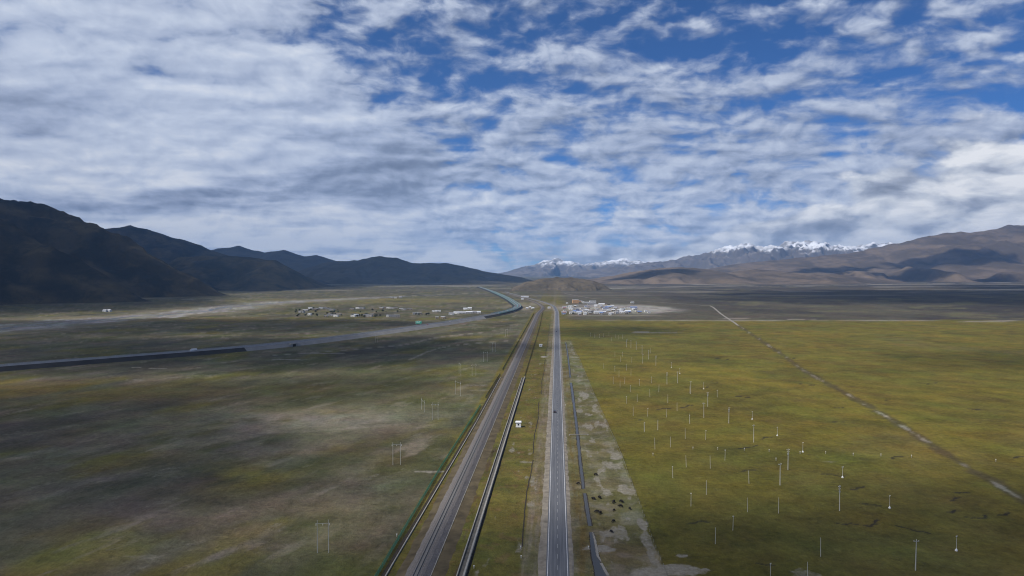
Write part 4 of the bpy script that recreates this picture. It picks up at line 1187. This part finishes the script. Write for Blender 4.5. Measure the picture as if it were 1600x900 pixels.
for k in range(84):
    if k < 56: x = rng.uniform(90, 880); y = rng.choice([300, 335, 360, 385, 412]) + rng.uniform(-10, 10)
    else: x = rng.uniform(900, 1300); y = rng.choice([318, 345, 372, 395]) + rng.uniform(-8, 8)
    wl = rng.choice(['wall_white', 'wall_white', 'wall_grey', 'wall_grey', 'wall_mud']); rf = rng.choice(['roof_white', 'roof_grey', 'roof_grey', 'roof_white', 'roof_grey', 'roof_blue'])
    town.append(house(*T5(x, y), rng.choice([7, 9, 11]), rng.choice([6, 8]), rng.choice([3.5, 4.5]), rng.uniform(-.15, .25), wl, rf, rng.choice([0, 1])))
# the tall tan building and the white tower block of the town
tan = house(*T5(292, 238), 22, 14, 13, .1, 'wall_tan', 'roof_white', 0); tower = house(*T5(212, 335), 11, 10, 12, 0, 'wall_white', 'roof_white', 0)
tag(tan, 'tall tan building behind the town right of the highway', 'building'); tag(tower, 'tallest white block of the town, close to the highway', 'building')
far_hall = house(820, 464.8, 34, 10, 5, .1, 'wall_white', 'roof_white', 1)
tag(far_hall, 'long low white hall by the road junction above the railway', 'building')
for k, (u, v, w_) in enumerate(((816, 468.5, 10), (823.5, 483, 7), (832.5, 482.5, 8), (858, 482, 8), (828, 481, 6), (988, 473.8, 12))):
    tag(house(u, v, w_, 7, 4, .1, 'wall_white', 'roof_white', 1), ['small white house left of the railway below the long white hall', 'first of three pale huts left of the railway bend', 'last of three pale huts left of the railway bend',
        'white house between railway and highway at the bend', 'middle of three pale huts left of the railway bend', 'lone white house on the track right of the town'][k], 'house')

village = []
V6 = lambda x, y: (450 + x / 6.4, 470 + y / 6.4)
for x, y, w_, wl, rf in ((225, 82, 13, 'wall_white', 'roof_white'), (175, 104, 15, 'wall_grey', 'roof_white'), (135, 118, 16, 'wall_grey', 'roof_grey'), (330, 80, 13, 'wall_white', 'roof_white'), (365, 78, 12, 'wall_grey', 'roof_grey'), (400, 86, 13, 'wall_grey', 'roof_grey'), (440, 96, 16, 'wall_grey', 'roof_grey'), (218, 144, 8, 'wall_white', 'roof_white'),
                         (420, 146, 12, 'wall_grey', 'roof_grey'), (450, 152, 15, 'wall_grey', 'roof_grey'), (480, 158, 12, 'wall_white', 'roof_grey'), (510, 146, 12, 'wall_mud', 'roof_grey'), (655, 158, 12, 'wall_white', 'roof_white'), (685, 154, 13, 'wall_white', 'roof_white'), (700, 80, 12, 'wall_white', 'roof_white'), (740, 80, 14, 'wall_grey', 'roof_grey'),
                         (780, 152, 14, 'wall_grey', 'roof_grey'), (815, 160, 16, 'wall_grey', 'roof_grey'), (840, 150, 10, 'wall_mud', 'roof_grey'), (935, 80, 12, 'wall_mud', 'roof_white'), (965, 76, 13, 'wall_mud', 'roof_grey'), (1000, 76, 14, 'wall_white', 'roof_white'), (1040, 80, 14, 'wall_grey', 'roof_grey'), (1075, 80, 13, 'wall_mud', 'roof_grey'),
                         (1130, 92, 12, 'wall_mud', 'roof_white'), (1160, 94, 12, 'wall_grey', 'roof_grey'), (1215, 92, 16, 'wall_mud', 'roof_grey'), (1003, 160, 10, 'wall_white', 'roof_white'), (1050, 162, 22, 'wall_grey', 'roof_grey'), (1085, 158, 16, 'wall_grey', 'roof_grey'), (1275, 138, 15, 'wall_grey', 'roof_white'), (1315, 136, 12, 'wall_mud', 'roof_grey'),
                         (1465, 112, 14, 'wall_white', 'roof_white'), (1500, 110, 16, 'wall_white', 'roof_white'), (1490, 180, 8, 'wall_mud', 'roof_white'), (1550, 178, 10, 'wall_mud', 'roof_white'), (300, 90, 12, 'wall_mud', 'roof_grey'), (270, 92, 14, 'wall_mud', 'roof_grey'), (640, 94, 12, 'wall_mud', 'roof_grey'), (380, 162, 9, 'wall_mud', 'roof_grey')):
    village.append(house(*V6(x, y), w_, 9, rng.choice([4, 4.5, 5]), rng.uniform(-.2, .25), wl, rf, 0))
for u, v, w_, wl, rf in ((713, 490.5, 14, 'wall_white', 'roof_white'), (722, 490.5, 20, 'wall_grey', 'roof_white'), (733, 490, 18, 'wall_grey', 'roof_white'), (741, 489.5, 16, 'wall_grey', 'roof_grey'), (705, 492, 12, 'wall_white', 'roof_grey'), (727, 484.2, 12, 'wall_white', 'roof_white'), (734, 483.5, 12, 'wall_white', 'roof_white'),
                         (748, 489.5, 10, 'wall_white', 'roof_white'), (612, 466, 14, 'wall_grey', 'roof_grey'), (618, 466, 12, 'wall_white', 'roof_grey'), (626, 465.5, 12, 'wall_grey', 'roof_grey'), (164, 487.2, 9, 'wall_white', 'roof_white'), (171, 487, 9, 'wall_white', 'roof_white')):
    village.append(house(u, v, w_, 9, 4.5, rng.uniform(-.2, .2), wl, rf, 1))
for lst, where, grp in ((town, 'in the town right of the highway', 'houses of the town'), (village, 'in the scattered village left of the expressway', 'houses of the village')):
    cls = {}
    for o in lst: cls.setdefault(o['cls'], []).append(o)
    for c_, L_ in cls.items():
        wl, rf, gb = c_.split('|')
        for k, o in enumerate(sorted(L_, key=lambda q: q['u'])):
            tag(o, '%s house with %s %s roof, %s such from the left in the %s' % (WN[wl], RN[rf], 'pitched' if gb == '1' else 'flat', nth(k + 1), 'town' if lst is town else 'left village'), 'house', grp)
for o in bpy.data.objects:
    for q in ('u', 'cls'):
        if q in o: del o[q]


# ------------------------------------------------------------------ trees of the village and town
def tree_meshes(seed):
    r_ = random.Random(seed); tr = MB().tube((0, 0, -.1), (0, .1, 2.4), .22, .14, 7)
    for k in range(5):
        a = k * 1.26 + r_.uniform(-.3, .3); tr.tube((0, .05, 1.4 + .2 * k), (1.3 * math.cos(a), 1.3 * math.sin(a), 3.0 + .3 * k), .09, .03, 5)
    cr = MB()
    for k in range(260):
        while True:
            p = Vector((r_.uniform(-1, 1), r_.uniform(-1, 1), r_.uniform(-1, 1)))
            if .25 < p.length < 1: break
        lump = 1 + .3 * math.sin(3 * p.x + 5 * p.z + seed)
        c_ = Vector((p.x * 2.3 * lump, p.y * 2.3 * lump, 4.0 + p.z * 2.3)); a = Vector((r_.uniform(-1, 1), r_.uniform(-1, 1), r_.uniform(-1, 1))).normalized(); b_ = a.orthogonal().normalized() * .36; a = a * .36
        cr.quad(c_ - a - b_, c_ + a - b_, c_ + a + b_, c_ - a + b_)
    return tr.mesh('trunk', M['bark']), cr.mesh('crown', M['leaf'])


tm = [tree_meshes(s) for s in (1, 2, 3)]
spots = [V6(rng.uniform(60, 560), rng.choice([95, 112, 128, 150]) + rng.uniform(-12, 12)) for _ in range(34)] + [V6(rng.uniform(640, 1100), rng.choice([110, 150, 160]) + rng.uniform(-12, 12)) for _ in range(26)] + \
        [V6(rng.uniform(1180, 1450), 138 + rng.uniform(-8, 8)) for _ in range(8)] + [T5(240, 330), T5(800, 270), T5(820, 268), T5(530, 250), T5(130, 320), T5(770, 335), T5(250, 410)]
for k, (u, v) in enumerate(sorted(spots)):
    t_, c_ = tm[k % 3]; s = rng.uniform(.55, 1.1)
    o = empty('tree', G(u, v), rng.uniform(0, 6)); o.scale = (s * 1.25, s * 1.25, s)
    put(t_, 'trunk', o); put(c_, 'crown', o)
    tag(o, 'small dark round tree among the houses, %s tree from the left of the photo' % nth(k + 1), 'tree', 'small trees among the houses')

# ------------------------------------------------------------------ the air of the valley
hz = bpy.data.materials.new('valley_air'); hz.use_nodes = True; nt = hz.node_tree; nt.nodes.clear()
o_ = nt.nodes.new('ShaderNodeOutputMaterial'); v_ = nt.nodes.new('ShaderNodeVolumePrincipled')
v_.inputs['Color'].default_value = (.30, .56, 1.0, 1); v_.inputs['Density'].default_value = 3.3e-5; v_.inputs['Anisotropy'].default_value = .2
nt.links.new(v_.outputs[0], o_.inputs['Volume'])
tag(MB().box(-24500, 24500, -3500, 24500, -12, 1250).build('haze', hz), kind='stuff')
